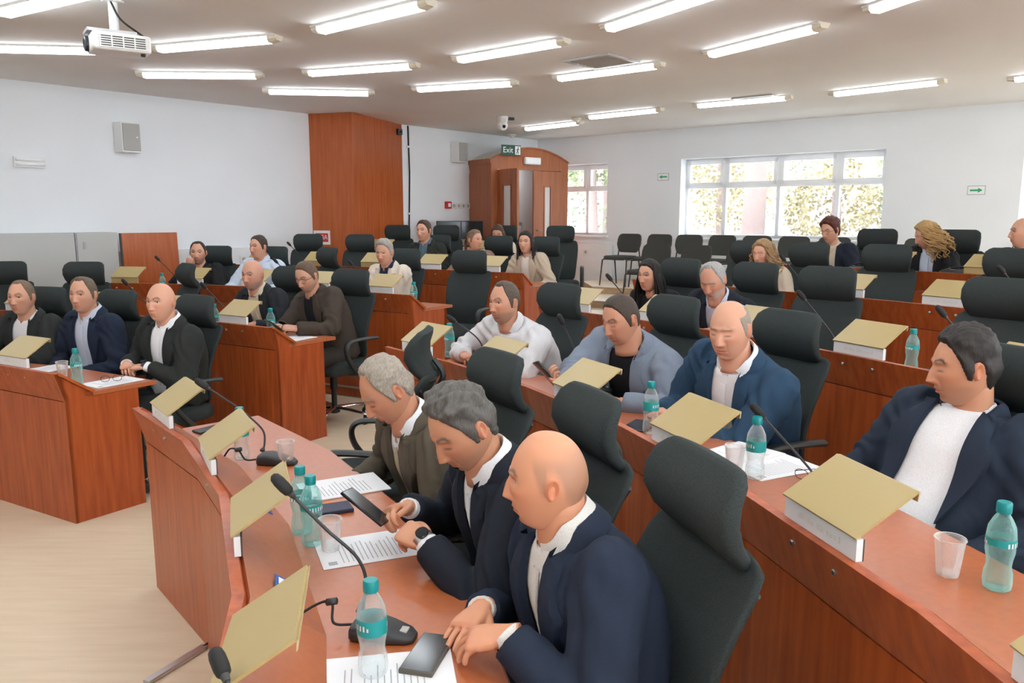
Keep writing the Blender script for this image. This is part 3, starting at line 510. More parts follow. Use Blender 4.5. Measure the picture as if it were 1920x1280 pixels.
# ------------------------------------------------------------------ outside the windows
g = MB(); g.box((-60, -60, -1.0), (90, 90, -.45)); 
q = MB(); q.prism([room(s, t, -.6) for s, t in ((-.3, -45), (-60, -45), (-60, 45), (-.3, 45))], [room(s, t, -.3) for s, t in ((-.3, -45), (-60, -45), (-60, 45), (-.3, 45))]); o = q.build('ground', 'asphalt'); struct(o, 'sunlit paved ground outside the windows')
T = thing('building', 'white neighbouring building seen through the windows', 'building', room(-24, -6, -.3), RZ_BACK); MB().box((-22, 0, 0), (22, 4, 3.2)).build('wall', 'render_white', T); MB().hexa([(-22.5, -.5, 3.2), (22.5, -.5, 3.2), (22.5, 4.5, 3.2), (-22.5, 4.5, 3.2), (-22, 1.8, 4.6), (22, 1.8, 4.6), (22, 2.2, 4.6), (-22, 2.2, 4.6)]).build('roof', 'bark', T)
for i in range(10): f = MB().box((-19 + i * 4, -.03, 1.0), (-17.6 + i * 4, .05, 2.4)).build('window', 'pvc', T); MB().box((-18.9 + i * 4, -.04, 1.1), (-17.7 + i * 4, -.02, 2.3)).build('pane', 'grey_plastic', f)
for i, (s, t, h, cr, mat, lab) in enumerate(((-7.5, 1.0, 9, 0, 'leaf0', 'thick pinkish pine trunk close outside the big window'), (-10.5, -1.4, 5.2, 1.7, 'leaf1', 'yellow-green tree left of the pine trunk outside'), (-9.2, 2.5, 5.0, 1.3, 'leaf1', 'yellowing shrub-like tree right of the pine trunk'), (-13, 4.2, 5.5, 1.9, 'leaf0', 'green tree behind the yellowing one'), (-8.0, 4.9, 3.6, .95, 'leaf2', 'slender young tree at the right end of the big window'), (-10, -5.2, 6, 2.2, 'leaf2', 'dark green tree outside the small window'), (-7, -3.6, 5, 1.0, 'leaf0', 'leafy tree close to the small window'), (-17, -3, 7, 2.6, 'leaf0', 'tall tree far outside between the windows'))):
    T = thing('tree', lab, 'tree', room(s, t, -.3), 0); r0 = .34 if i == 0 else (.06 if i == 4 else .16); MB().tube([(0, 0, 0), (.05, 0, h * .3), (0, .05, h * .6), (.05, .05, h * .9)], [r0, r0 * .85, r0 * .6, r0 * .25], 10).build('trunk', 'bark', T, True)
    n = 2600; c = rng.normal(size=(n, 3)); c /= np.linalg.norm(c, axis=1)[:, None]; rad = rng.uniform(.35, 1, n) ** .5
    if i == 0: c = c * rad[:, None] * [2.2, 2.2, 1.6] + [0, 0, 6.6]
    else: c = c * rad[:, None] * [cr, cr, cr * .95] + [0, 0, h - cr * 1.0 - (.4 if i != 2 else 1.4)]
    k_ = rng.normal(size=(8, 3)) * 2.2; lump = np.sin(c @ k_.T + np.arange(8)).sum(1) / 6; c = c[lump > -.12]; n = len(c)
    a = rng.normal(size=(n, 3)); a /= np.linalg.norm(a, axis=1)[:, None]; b_ = np.cross(a, rng.normal(size=(n, 3))); b_ /= np.linalg.norm(b_, axis=1)[:, None]; sz = .075
    q = np.stack([c - a * sz, c - b_ * sz * .6, c + a * sz, c + b_ * sz * .6], 1).reshape(-1, 3); m = MB(); m.add(q, [(4 * j, 4 * j + 1, 4 * j + 2, 4 * j + 3) for j in range(n)]); o = m.build('crown', mat, T); o['kind'] = 'stuff'
for s, t, lab in ((-13.6, -1.0, 'white parked car behind the trees, left'), (-10.9, 6.2, 'white parked car outside the right half of the window')):
    T = thing('car', lab, 'car', room(s, t, -.3), RZ_BACK + R_(4)); pr = [(-2.1, .3), (2.1, .3), (2.15, .75), (1.35, .95), (.75, 1.42), (-1.1, 1.45), (-1.8, 1.0), (-2.1, .9)]; MB().prism([(x, -.8, z) for x, z in pr], [(x, .8, z) for x, z in pr]).build('body', 'car_white', T)
    pr = [(-1.6, 1.0), (1.1, .98), (.7, 1.36), (-1.05, 1.39)]; MB().prism([(x, -.82, z) for x, z in pr], [(x, .82, z) for x, z in pr]).build('side_windows', 'screen', T)
    for x in (-1.35, 1.35): MB().tube([(x, -.84, .33), (x, .84, .33)], .33, 18).build('wheel', 'rubber', T, 40)
# ------------------------------------------------------------------ people
def lin(r, g, b): return tuple(((c / 255) / 12.92 if c <= 10 else ((c / 255 + .055) / 1.055) ** 2.4) for c in (r, g, b))
def cloth(name, rgb, rough=.85, k=1.35):
    if name in MATS: return name
    c = lin(*rgb); nz(pm(name, c, rough, spec=.25), tuple(x * .93 for x in c), tuple(min(x * 1.12, 1) for x in c), (1, 1, 1), 500, 1); return name
def attr_mat(name, rough, spec=.4):
    m = pm(name, (.5, .5, .5), rough, spec=spec); nt = m.node_tree; a = nt.nodes.new('ShaderNodeAttribute'); a.attribute_name = 'Col'
    n = nt.nodes.new('ShaderNodeTexNoise'); n.inputs['Scale'].default_value = 90; bp = nt.nodes.new('ShaderNodeBump'); bp.inputs['Strength'].default_value = .06; bp.inputs['Distance'].default_value = .004
    nt.links.new(n.outputs['Fac'], bp.inputs['Height']); nt.links.new(bp.outputs[0], nt.nodes['Principled BSDF'].inputs['Normal']); nt.links.new(a.outputs['Color'], nt.nodes['Principled BSDF'].inputs['Base Color'])
attr_mat('skin', .48); attr_mat('eyeball', .15, .6)
def hair_mat(name, rgb):
    if name in MATS: return name
    c = lin(*rgb); nz(pm(name, c, .55, spec=.35), tuple(x * .72 for x in c), tuple(min(1, x * 1.22) for x in c), (3., .7, .7), 110, 3, .3, .7, bump=.35); return name
def set_col(me, cols):
    a = me.color_attributes.new('Col', 'FLOAT_COLOR', 'POINT'); c = np.ones((len(me.vertices), 4), np.float32); c[:, :3] = cols; a.data.foreach_set('color', c.ravel())
def remesh(mb, vox, it=4, fac=.5):
    me = mb.mesh('tmp'); o = bpy.data.objects.new('tmp', me); COL.objects.link(o)
    r = o.modifiers.new('r', 'REMESH'); r.mode = 'VOXEL'; r.voxel_size = vox
    if it: s = o.modifiers.new('s', 'SMOOTH'); s.iterations = it; s.factor = fac
    dg = bpy.context.evaluated_depsgraph_get(); out = bpy.data.meshes.new_from_object(o.evaluated_get(dg)); bpy.data.objects.remove(o); bpy.data.meshes.remove(me); return out
def arr(me): a = np.empty(len(me.vertices) * 3); me.vertices.foreach_get('co', a); return a.reshape(-1, 3)
def polys(me): return [tuple(p.vertices) for p in me.polygons]
def nrm(v): v = np.asarray(v, float); return v / (np.linalg.norm(v) + 1e-12)

def head_dirs(nt, npv):
    t = np.linspace(-math.pi, math.pi, nt, endpoint=False); th = t - .45 * np.sin(t); ph = np.linspace(-math.pi / 2 + .02, math.pi / 2 - .02, npv)
    return np.meshgrid(th, ph)
def head_shape(TH, PH, fat=0., jaw=1., nose=1., closed=False):
    X = np.sin(TH); Y = np.cos(TH); Z = np.sin(PH); c = np.cos(PH); lo = Z < 0
    cc = np.where(lo, c ** .62, c ** .86); X = X * cc; Y = Y * cc; s = smoothstep(0., 1., -Z)
    z = np.where(lo, .122 * Z, .121 * Z); x = .0765 * np.sign(X) * np.abs(X) ** .93 * (1 - (.22 - .12 * fat) * s) * jaw ** s
    y = np.where(Y > 0, .090 * Y * (1 - .05 * s), .102 * Y * (1 - .42 * s))
    y = y - .004 * smoothstep(.03, .1, z) * smoothstep(.1, .6, Y)
    w = smoothstep(.015, .06, y); ax = np.abs(x); g = lambda x0, z0, sx, sz: np.exp(-((ax - x0) / sx) ** 2 - ((z - z0) / sz) ** 2)
    d = -.0135 * g(.032, .010, .016, .011) + .0060 * g(.027, .030, .022, .0065) - .003 * g(0, .014, .012, .01)
    t = np.clip((.016 - z) / .052, 0, 1); prof = (.004 + .0195 * t ** 1.15) * nose; prof = prof * np.where(z < -.036, np.exp(-((z + .036) / .0082) ** 2), 1) * np.where(z > .016, np.exp(-((z - .016) / .012) ** 2), 1)
    d = d + prof * np.exp(-(np.abs(x) / (.0088 + .0068 * t)) ** 2.4) + .0065 * g(.0145, -.0345, .0058, .0065) * nose
    d = d + .0045 * g(.046, -.014, .02, .018) + (.006 + .004 * fat) * g(.045, -.06, .02, .025) * fat
    d = d + .005 * g(0, -.066, .03, .018) + .0036 * g(0, -.0598, .018, .0042) + .0048 * g(0, -.073, .017, .0052) - .0048 * g(0, -.0665, .022, .0022) - .0025 * g(.026, -.0665, .004, .004)
    d = d + .0095 * g(0, -.102, .02, .013) + .004 * g(.04, -.095, .02, .02) - .003 * g(0, -.086, .02, .006) - .0022 * g(.027, -.048, .0035, .018) 
    if closed: d = d + .0068 * g(.032, .0085, .0125, .0078) - .0022 * g(.032, .0005, .013, .0016) - .002 * g(.032, .0175, .014, .002)
    else: d = d + .0042 * g(.032, .0178, .0145, .0036) + .0022 * g(.032, -.0005, .0135, .0034)
    y = y + d * w
    return np.stack([x, y, z], -1)
def ear(side):
    n, m = 18, 7; P = []
    for i in range(m):
        r = i / (m - 1); row = []
        for q in np.linspace(0, 2 * math.pi, n, endpoint=False):
            cy, sz = math.cos(q), math.sin(q); wy = .0175 if sz > -.3 else .0175 * (1 + (sz + .3) * .45); rim = math.exp(-((r - .82) / .14) ** 2); lob = smoothstep(-.5, -.9, sz)
            row.append((side * (.010 + .0075 * rim * (1 - lob * .6) - .006 * math.exp(-(r / .4) ** 2) - .010 * (r > .97)), r * wy * cy - .002, r * .0315 * sz))
        P.append(row)
    b = MB().grid(P, True); b.xf(Matrix.Translation((side * .071, -.012, .001)) @ Matrix.Rotation(R_(-22 * side), 4, 'Z') @ Matrix.Rotation(R_(8), 4, 'X')); return b
ZL = ([0, 25, 45, 58, 68, 76, 82, 89, 94, 104, 112, 120, 140, 180], [.086, .084, .070, .052, .030, -.004, -.03, -.032, .022, .024, .0, -.045, -.072, -.078])
def hairline(TH, rec=0., temple=0.):
    a = np.abs(np.degrees(TH)); z = np.interp(a, *ZL); return z + rec * np.exp(-(a / 55) ** 2) + temple * np.exp(-((a - 40) / 14) ** 2)
def hair_cap(kind, TH, PH, hp, thick, seed, rough=.3, freq=55):
    z = hp[..., 2]; a = np.abs(np.degrees(TH)); rec, temple = {'full': (0, 0), 'recede': (.012, .018), 'high': (.022, .02), 'horseshoe': (.08, .03), 'woman': (-.004, 0)}[kind]
    m = smoothstep(0, .014, z - hairline(TH, rec, temple))
    if kind == 'horseshoe': m = m * (1 - smoothstep(.045, .075, z) * smoothstep(150, 95, a)) * (1 - smoothstep(.085, .1, z))
    if kind == 'woman': m = np.maximum(m, smoothstep(98, 112, a) * smoothstep(-.11, -.08, z)) 
    n = hp / np.array([.076, .095, .12]) ** 2; n /= np.linalg.norm(n, axis=-1, keepdims=True)
    q_ = hp.reshape(-1, 3); nn = (fnoise(q_ * [.7, .45, .5], freq, seed) + .5 * fnoise(q_ * [2.2, 1.3, 1.2], freq, seed + 7) + .5 * fnoise(q_ * [.25, .25, .25], freq, seed + 3)).reshape(m.shape)
    top = smoothstep(.02, .09, z); th = thick * (.45 + .55 * top) * np.maximum(1 + rough * nn, .35)
    P = hp + n * (th * m ** .7 - .0025 * (1 - m))[..., None]; b = MB().grid(P, True)
    mm = m.ravel(); b.f = [f for f in b.f if max(mm[i] for i in f) > .03]
    npv, nt = m.shape; b.f.append(tuple((npv - 1) * nt + j for j in range(nt))) if kind != 'horseshoe' else 0
    return b
def scalp(th, ph, k=1.): return head_shape(np.array([[th]]), np.array([[ph]]))[0, 0] * k
def long_hair(style, seed):
    r_ = random.Random(seed); b = MB(); n = {'straight': 110, 'curly': 170, 'pony': 50}[style]
    for i in range(n):
        s = r_.choice((-1, 1)); a = R_(r_.uniform(68, 180)) if style != 'pony' else R_(r_.uniform(60, 170))
        k = r_.uniform(1.03, 1.10) + (.12 if style == 'curly' else 0) * r_.random()
        p0 = scalp(s * .15, 1.45, 1.03); p1 = scalp(s * a, .75, k); p2 = scalp(s * a, .1, k * 1.02)
        if style == 'pony':
            t = np.array([0, -.125, .03]); pts = [p0, p1, (p2 + t) / 2 * [1, 1, .8] + [0, 0, .02], t, t + [r_.uniform(-.02, .02), -.03, -.06], t + [r_.uniform(-.025, .025), -.02, -.16]]
        else:
            L = r_.uniform(.12, .26) if style == 'straight' else r_.uniform(.06, .2); o = np.array([p2[0] * .25, min(p2[1], 0) * .25, 0]); o2 = np.array([r_.uniform(-.012, .012), r_.uniform(-.012, .012), 0]); w = (.0 if style == 'straight' else .4) * p2 * [1, 1, 0]
            pts = [p0, p1, p2, p2 + o * .6 + o2 + w * .4 + [0, 0, -.07], p2 + o + o2 * 2 + w * .5 + [0, 0, -.07 - L * .5], p2 + o * .8 + o2 * 2.5 + w * .5 + [0, 0, -.07 - L]]
        P = bez(pts, 5 if style != 'curly' else 9); u = np.linspace(0, 1, len(P))
        if style == 'curly':
            f = r_.uniform(22, 34); ph = r_.random() * 6; amp = .017 * smoothstep(.1, .4, u); P = P + np.stack([np.cos(f * u + ph) * amp, np.sin(f * u + ph) * amp, .3 * np.sin(f * u + ph * 2) * amp], 1); rad = .0085 * (1 - .5 * u)
        else: rad = .010 * (1 - .75 * u ** 2) + .001
        b.tube(P, rad, 5, .7)
    return b
def hand(pose, side):
    """wrist at origin, fingers +y, back of the hand +z; side +1 = right hand (thumb at -x)"""
    c1, c2, sp = {'rest': (22, 28, 3), 'flat': (8, 10, 4), 'grip': (48, 55, 1), 'fist': (75, 80, 0), 'clasp': (38, 50, 1), 'point': (30, 45, 3)}[pose]
    b = MB(); rings = []
    for y, w_, h, zz in ((-.03, .026, .020, 0), (0, .028, .019, 0), (.03, .037, .017, 0), (.06, .041, .0155, .001), (.085, .040, .0125, .001), (.094, .034, .008, 0)): rings.append([(w_ * np.sign(math.cos(q)) * abs(math.cos(q)) ** .7, y, zz + h * np.sign(math.sin(q)) * abs(math.sin(q)) ** .8) for q in np.linspace(0, 2 * math.pi, 16, endpoint=False)])
    b.loft(rings)
    for i, (x, y, L, r) in enumerate(((-.0305, .082, .074, .0088), (-.0102, .086, .082, .0090), (.0102, .083, .076, .0086), (.0292, .075, .060, .0076))):
        p = np.array([x, y - .012, 0.]); ang = 0; pts = [p]; yaw = R_((i - 1.5) * sp); k = 1 + .12 * (i - 1.5)
        for seg, cr in ((L * .48, c1 * k), (L * .30, c2), (L * .25, c2 * .6)):
            ang += R_(cr); p = p + np.array([math.sin(yaw) * math.cos(ang), math.cos(ang) * math.cos(yaw), -math.sin(ang)]) * seg; pts.append(p)
        P = bez(pts, 4); rr = np.interp(np.linspace(0, 1, len(P)), [0, .35, .5, .9, 1], [1.08, .98, 1.02, .88, .55]) * r; b.tube(P, rr, 8)
    pts = [np.array(q) for q in ((-.022, .012, -.004), (-.044, .040, -.014), (-.052, .068, -.022), (-.046 if pose in ('grip', 'clasp') else -.055, .094, -.030))]
    b.tube(bez(pts, 4), np.interp(np.linspace(0, 1, 13), [0, .4, .6, .92, 1], [.0145, .0115, .0118, .0095, .006]), 8)
    if side < 0: b.xf(Matrix.Diagonal((-1, 1, 1, 1)))
    if side < 0: b.f = [f[::-1] for f in b.f]
    return b
HANDS = {}
def hand_mesh(pose, side, near):
    k = (pose, side, near)
    if k not in HANDS:
        b = hand(pose, side)
        if near: me = remesh(b, .0027, 3); HANDS[k] = (arr(me), polys(me)); bpy.data.meshes.remove(me)
        else: HANDS[k] = (b.verts(), b.f)
    return HANDS[k]
def ik(S, W, pole, l1=.295, l2=.265):
    S = np.array(S); W = np.array(W); d = W - S; D = np.linalg.norm(d)
    if D > (l1 + l2) * .995: W = S + d / D * (l1 + l2) * .995; d = W - S; D = np.linalg.norm(d)
    a = (l1 * l1 - l2 * l2 + D * D) / (2 * D); h = math.sqrt(max(l1 * l1 - a * a, 1e-6)); n = d / D; p = np.array(pole) - n * (np.array(pole) @ n); return S + n * a + nrm(p) * h, W
def fnoise(P, f, seed):
    r = np.random.default_rng(int(abs(seed) * 10)); k = r.normal(size=(10, 3)) * f * 1.5; return np.sin(np.asarray(P, float).reshape(-1, 3) @ k.T + r.uniform(0, 6.28, 10)).sum(1) / 5

# arm presets in the seat frame: x right, y forward from the hip, z above the floor -> (wrist, finger direction, back-of-hand, pose)
ARMS = {'clasp': (((.075, .47, .790), (-.75, .65, -.1), (.1, .1, 1), 'clasp'), ((-.085, .49, .785), (.8, .55, -.1), (-.1, .1, 1), 'clasp')),
        'desk': (((.16, .44, .785), (-.45, .9, -.08), (0, 0, 1), 'rest'), ((-.16, .44, .785), (.45, .9, -.08), (0, 0, 1), 'rest')),
        'lap': (((.10, .30, .66), (-.7, .6, -.2), (.2, 0, 1), 'rest'), ((-.10, .30, .66), (.7, .6, -.2), (-.2, 0, 1), 'rest')),
        'rest': (((.27, .16, .70), (-.2, 1, -.2), (.2, 0, 1), 'rest'), ((-.27, .16, .70), (.2, 1, -.2), (-.2, 0, 1), 'rest')),
        'cross': (((-.10, .27, .93), (-.95, .1, .1), (0, .9, .4), 'rest'), ((.12, .25, .88), (.95, .1, .15), (0, .9, .4), 'rest')),
        'chin': (((.02, .30, 1.00), (-.25, -.1, 1), (0, 1, .1), 'fist'), ((-.14, .40, .80), (.7, .6, 0), (0, 0, 1), 'rest')),
        'phone': (((.10, .40, .86), (-.5, .8, .25), (.5, .1, .8), 'grip'), ((-.10, .40, .86), (.5, .8, .25), (-.5, .1, .8), 'grip'))}
def person(S):
    g = S.get; row = S['row']; fz = FZ[row]; a = S['ang']; az = R_(a + 180 + g('turn', 0)); loc = np.array(pol(RL[row] + g('hip', .92), a, fz)); near = g('near', False)
    T = thing('person', S['label'], 'person', tuple(loc)); fh = np.array([math.cos(az), math.sin(az), 0]); rh = np.array([fh[1], -fh[0], 0]); up = np.array([0, 0, 1.])
    azs = az + R_(g('twist', 0)); fs = np.array([math.cos(azs), math.sin(azs), 0]); rs = np.array([fs[1], -fs[0], 0])
    hc = np.array(S['head']) - loc; fa = R_(S['face']); ff = np.array([math.cos(fa), math.sin(fa), 0]); pt = R_(g('pitch', 0)); hs = g('hs', 1.); bw = g('build', 1.)
    Hp = np.array([0, 0, .54]); Nb = hc + up * (-.132 * hs + .02 * math.sin(pt)) - fs * .03 - ff * (.075 * math.sin(pt) + .012)
    ctl = [Hp - up * .10, Hp, Hp + (Nb - Hp) * .5 - fs * g('bow', .035), Nb]
    cr = bez(ctl[1:], 24); fpar = np.linspace(0, 1, len(cr))
    def sp(f): return np.array([np.interp(f, fpar, cr[:, i]) for i in range(3)]) if f >= 0 else Hp + up * f * .6
    def frame(f):
        t = nrm(sp(min(f + .03, 1)) - sp(max(f - .03, -.1))); r = nrm(rh + (rs - rh) * np.clip(f, 0, 1)); r = nrm(r - t * (r @ t)); return t, r, np.cross(t, r)
    belly = g('belly', 0.)
    def torso(dw, dd, fs_, n=32, pw=.78):
        rings = []
        for f, wa, bf, bb in fs_:
            t, r, fw = frame(f); p = sp(f); bf = bf + belly * math.exp(-((f - .22) / .22) ** 2); ring = []
            for q in np.linspace(0, 2 * math.pi, n, endpoint=False):
                cx, sy = math.cos(q), math.sin(q); ring.append(p + r * ((wa * bw + dw) * np.sign(cx) * abs(cx) ** pw) + fw * (((bf if sy > 0 else bb) * bw + dd) * np.sign(sy) * abs(sy) ** pw))
            rings.append(ring)
        return rings
    prof = [(-.16, .175, .13, .12), (-.02, .185, .135, .13), (.18, .178, .13, .115), (.38, .18, .125, .115), (.56, .188, .128, .12), (.70, .195, .125, .12), (.80, .19, .112, .112), (.88, .165, .092, .098), (.94, .115, .075, .085), (1.0, .066, .062, .066)]
    # arms
    arms = S['arms'] if isinstance(S['arms'], tuple) else ARMS[S['arms']]; joints = []
    for sd, (wl, hd, hu, pose) in zip((1, -1), arms):
        t, r, fw = frame(.86); Sh = sp(.86) + r * sd * .172 * bw - fw * .005
        W = wl[0] * rh + wl[1] * fh + wl[2] * up if len(wl) == 3 else np.array(wl[:3]) - loc
        pole = g('pole', (.75, -.25, -.75)); pv = rh * sd * pole[0] + fh * pole[1] + up * pole[2]
        E, W = ik(Sh, W, pv); d = nrm(hd[0] * rh + hd[1] * fh + hd[2] * up); u_ = hu[0] * rh + hu[1] * fh + hu[2] * up; u_ = nrm(u_ - d * (u_ @ d)); joints.append((Sh, E, W, d, u_, pose, sd))
    # ---- body: head, neck, core, forearms and hands in one skin mesh
    nt, npv = (132, 118) if near else (76, 66); TH, PH = head_dirs(nt, npv); hp = head_shape(TH, PH, g('fat', 0.), g('jaw', 1.), g('nose', 1.), g('closed', False)); sk = np.array(lin(*g('skin', (208, 157, 131))))
    hx = np.array([ff[1], -ff[0], 0]); hy = nrm(ff * math.cos(pt) - up * math.sin(pt)); hz = np.cross(hx, hy); ro = R_(g('roll', 0)); hx, hz = hx * math.cos(ro) + hz * math.sin(ro), hz * math.cos(ro) - hx * math.sin(ro)
    HM = Matrix(((hx[0] * hs, hy[0] * hs, hz[0] * hs, hc[0]), (hx[1] * hs, hy[1] * hs, hz[1] * hs, hc[1]), (hx[2] * hs, hy[2] * hs, hz[2] * hs, hc[2]), (0, 0, 0, 1)))
    x, y, z = hp[..., 0], hp[..., 1], hp[..., 2]; ax = np.abs(x); fr = smoothstep(.02, .05, y); col = np.ones(hp.shape) * sk; mix = lambda c, m_: col * (1 - m_[..., None]) + np.array(c) * m_[..., None]
    col = mix(sk * [1.02, .82, .78], .5 * fr * np.exp(-((ax - .045) / .022) ** 2 - ((z + .02) / .022) ** 2)); col = mix(sk * [1.0, .78, .74], .4 * fr * np.exp(-(x / .018) ** 2 - ((z + .032) / .014) ** 2))
    col = mix(sk * [.82, .50, .47], .75 * fr * np.exp(-(x / .021) ** 4 - ((z + .0665) / .0105) ** 4)); col = mix(sk * [.45, .25, .22], .8 * fr * np.exp(-(x / .022) ** 4 - ((z + .0665) / .0016) ** 2))
    hcl = np.array(lin(*g('hair', ('bald', (70, 60, 55)))[1])); bz = .0315 + .006 * np.exp(-((ax - .034) / .012) ** 2) - .004 * (ax > .045); col = mix(hcl * .8, g('brow', .95) * fr * smoothstep(.010, .016, ax) * smoothstep(.056, .046, ax) * np.exp(-((z - bz) / .0046) ** 2))
    if g('stubble'): sc_, k_ = S['stubble']; col = mix(lin(*sc_), k_ * smoothstep(-.035, -.06, z) * smoothstep(-.04, .02, y) * (1 - .8 * np.exp(-(x / .02) ** 4 - ((z + .0665) / .009) ** 4)) * (1 - .6 * np.exp(-((ax - .03) / .02) ** 2 - ((z + .04) / .02) ** 2)))
    if g('shaved'): sc_, k_ = S['shaved']; hl = smoothstep(-.005, .04, z - hairline(TH, .08, .03)) * (1 - smoothstep(.04, .085, z) * smoothstep(160, 100, np.abs(np.degrees(TH)))) * (1 - smoothstep(.07, .1, z)); col = mix(lin(*sc_), k_ * hl)
    eyl = fr * np.exp(-((ax - .032) / .013) ** 4 - ((z - (.0005 if g('closed') else .0145)) / .0025) ** 2); col = mix(sk * .14, .9 * eyl)
    b = MB().grid(hp, True); b.f += [tuple(range(nt))[::-1], tuple((npv - 1) * nt + j for j in range(nt))]; cols = [col.reshape(-1, 3)]
    for sd in (-1, 1): e = ear(sd); b.add(e.verts(), e.f); cols.append(np.tile(sk * [1.0, .84, .8], (e.n, 1)))
    b.xf(HM)
    nb0 = hc - hz * .045 * hs - hy * .030; nk = [nb0 + (Nb - up * .04 - fs * .0 - nb0) * t for t in np.linspace(0, 1, 7)]; nr = g('neck', .057); k0 = b.n; b.tube(nk, np.linspace(nr * .97, nr * 1.12, 7), 20, 1.0); cols.append(np.tile(sk * .97, (b.n - k0, 1)))
    k0 = b.n; b.loft(torso(-.04, -.03, prof[::2], 10)); 
    for (Sh, E, W, d, u_, pose, sd) in joints: b.tube([Sh, (Sh + E) / 2, E, (E + W) / 2, W + nrm(W - E) * .005], [.045, .042, .036, .032, .026], 10)
    for sd in (-1, 1): b.tube([Hp + rh * sd * .09, rh * sd * .12 + fh * .42 + up * .50, rh * sd * .12 + fh * .36 + up * .10], [.07, .05, .035], 8)
    cols.append(np.tile(sk, (b.n - k0, 1)))
    for (Sh, E, W, d, u_, pose, sd) in joints:
        hv, hf = hand_mesh(pose, sd, near); xx = np.cross(d, u_); M = np.stack([xx, d, u_], 1); hv_ = hv @ M.T * .98 + W; b.add(hv_, hf)
        kn = np.exp(-((hv[:, 1] - .09) / .012) ** 2) * (hv[:, 2] > 0); tip = smoothstep(.13, .16, hv[:, 1]); cols.append(sk * (np.ones((len(hv), 3)) * (1 - .12 * kn[:, None] * [.3, 1, 1])) * (1 - .08 * tip[:, None] * [0, 1, 1]))
    me = b.mesh('body', 'skin', True); set_col(me, np.concatenate(cols)); link('body', me, T)
    if not g('closed') and row:
        iy = np.argmin((x - .0315) ** 2 + (z - .009) ** 2 + (y < 0) * 1); ys = y.ravel()[iy]
        for sd in (-1, 1):
            eb = MB(); q = np.linspace(0, math.pi, 14); eb.lathe([(.0118 * math.sin(t) + 1e-5, .0118 * math.cos(t)) for t in q], 18); vv = eb.verts(); cz = vv[:, 2] / .0118; ec = np.where((cz > .87)[:, None], np.array(lin(50, 36, 28)), np.array((.72, .68, .66))); ec = np.where((cz > .975)[:, None], .005, ec)
            eb.xf(HM @ Matrix.Translation((sd * .0315, ys - .0090, .0090)) @ Matrix.Rotation(R_(-90), 4, 'X') @ Matrix.Rotation(R_(0), 4, 'Y')); em = eb.mesh('eye', 'eyeball', True); set_col(em, ec); link('eye', em, T)
    # ---- hair
    hk, hcol = g('hair', ('bald', None)); 
    if hk != 'bald':
        mat = hair_mat('hair_%d_%d_%d' % hcol, hcol); style = g('long'); hb = hair_cap(hk, TH, PH, hp, g('hthick', .014), S['seed'], g('hrough', .35), g('hfreq', 55))
        if style: lh = long_hair(style, S['seed']); hb.add(lh.verts(), lh.f)
        hb.xf(HM); hb.build('hair', mat, T, True)
        if style == 'pony': MB().tube([(0, -.118, .035), (0, -.135, .025)], .018, 10).xf(HM).build('hair_tie', 'rubber', T, True)
    # ---- garment with sleeves (jacket, shirt or blouse)
    outer = S['outer']; om = cloth(*outer[:2]); vox = .0085 if near else .013; loose = g('loose', .012)
    gb = MB(); gb.loft(torso(.012 + loose, .006 + loose, prof[:-1] + [(.985, .078, .068, .075)]))
    for (Sh, E, W, d, u_, pose, sd) in joints:
        ed = nrm(W - E); We = W - ed * g('cuffgap', .012); A = bez([Sh - rs * sd * .05 + up * .012, Sh, (Sh + E) / 2 + up * .0, E, (E + We) / 2, We], 5); u = np.linspace(0, 1, len(A)); k = bw ** .6
        gb.tube(A, np.interp(u, [0, .2, .4, .6, .8, 1], [.070, .081, .071, .063, .054, .044]) * k + loose * .3, 14)
    me = remesh(gb, vox, 5); P = arr(me); me.calc_loop_triangles(); N = np.empty(len(me.vertices) * 3); me.vertices.foreach_get('normal', N); N = N.reshape(-1, 3); sd0 = S['seed'] * 3.1
    disp = .007 * fnoise(P * [1, 1, .6], 8, sd0) + .0028 * fnoise(P, 22, sd0 + 5)
    for (Sh, E, W, *_r) in joints:
        ax_ = nrm(W - Sh); de = np.linalg.norm(P - E, axis=1); wgt = np.exp(-(de / .11) ** 2); ph = (P - E) @ nrm(nrm(W - E) + nrm(E - Sh)); disp += wgt * .012 * np.sin(ph * 105 + 5 * fnoise(P, 12, sd0 + 9)) ; ds = np.linalg.norm(P - (Sh - up * .05 + fs * .05), axis=1); disp += np.exp(-(ds / .10) ** 2) * .009 * np.sin((P @ nrm(ax_ + rs)) * 95 + 4 * fnoise(P, 10, sd0 + 3))
    P = P + N * disp[:, None]; me.vertices.foreach_set('co', P.ravel()); me.update()
    tC, rC, fC = frame(.80); dn = -tC; O = Nb.copy()
    def loc_c(p): q = p - O; return q @ rC, q @ fC, q @ dn
    tbm = remesh(MB().loft(torso(.012 + loose, .006 + loose, prof[:-1] + [(.985, .078, .068, .075)])), vox * 1.3, 5); bvh = BVHTree.FromPolygons([Vector(p) for p in arr(tbm)], polys(tbm)); bpy.data.meshes.remove(tbm); jk = link(g('oname', 'jacket'), me, T); me.materials.clear(); me.materials.append(MATS[om]); me.shade_smooth()
    def front(xl, w_, lift):
        o = O + rC * xl + dn * w_ + fC * .5; h = bvh.ray_cast(Vector(o), Vector(-fC), .6); return (np.array(h[0]) + fC * lift) if h[0] is not None else O + rC * xl + dn * w_ + fC * (.06 + lift)
    op = g('open')   # (half width at collar, half width below, depth of the V)
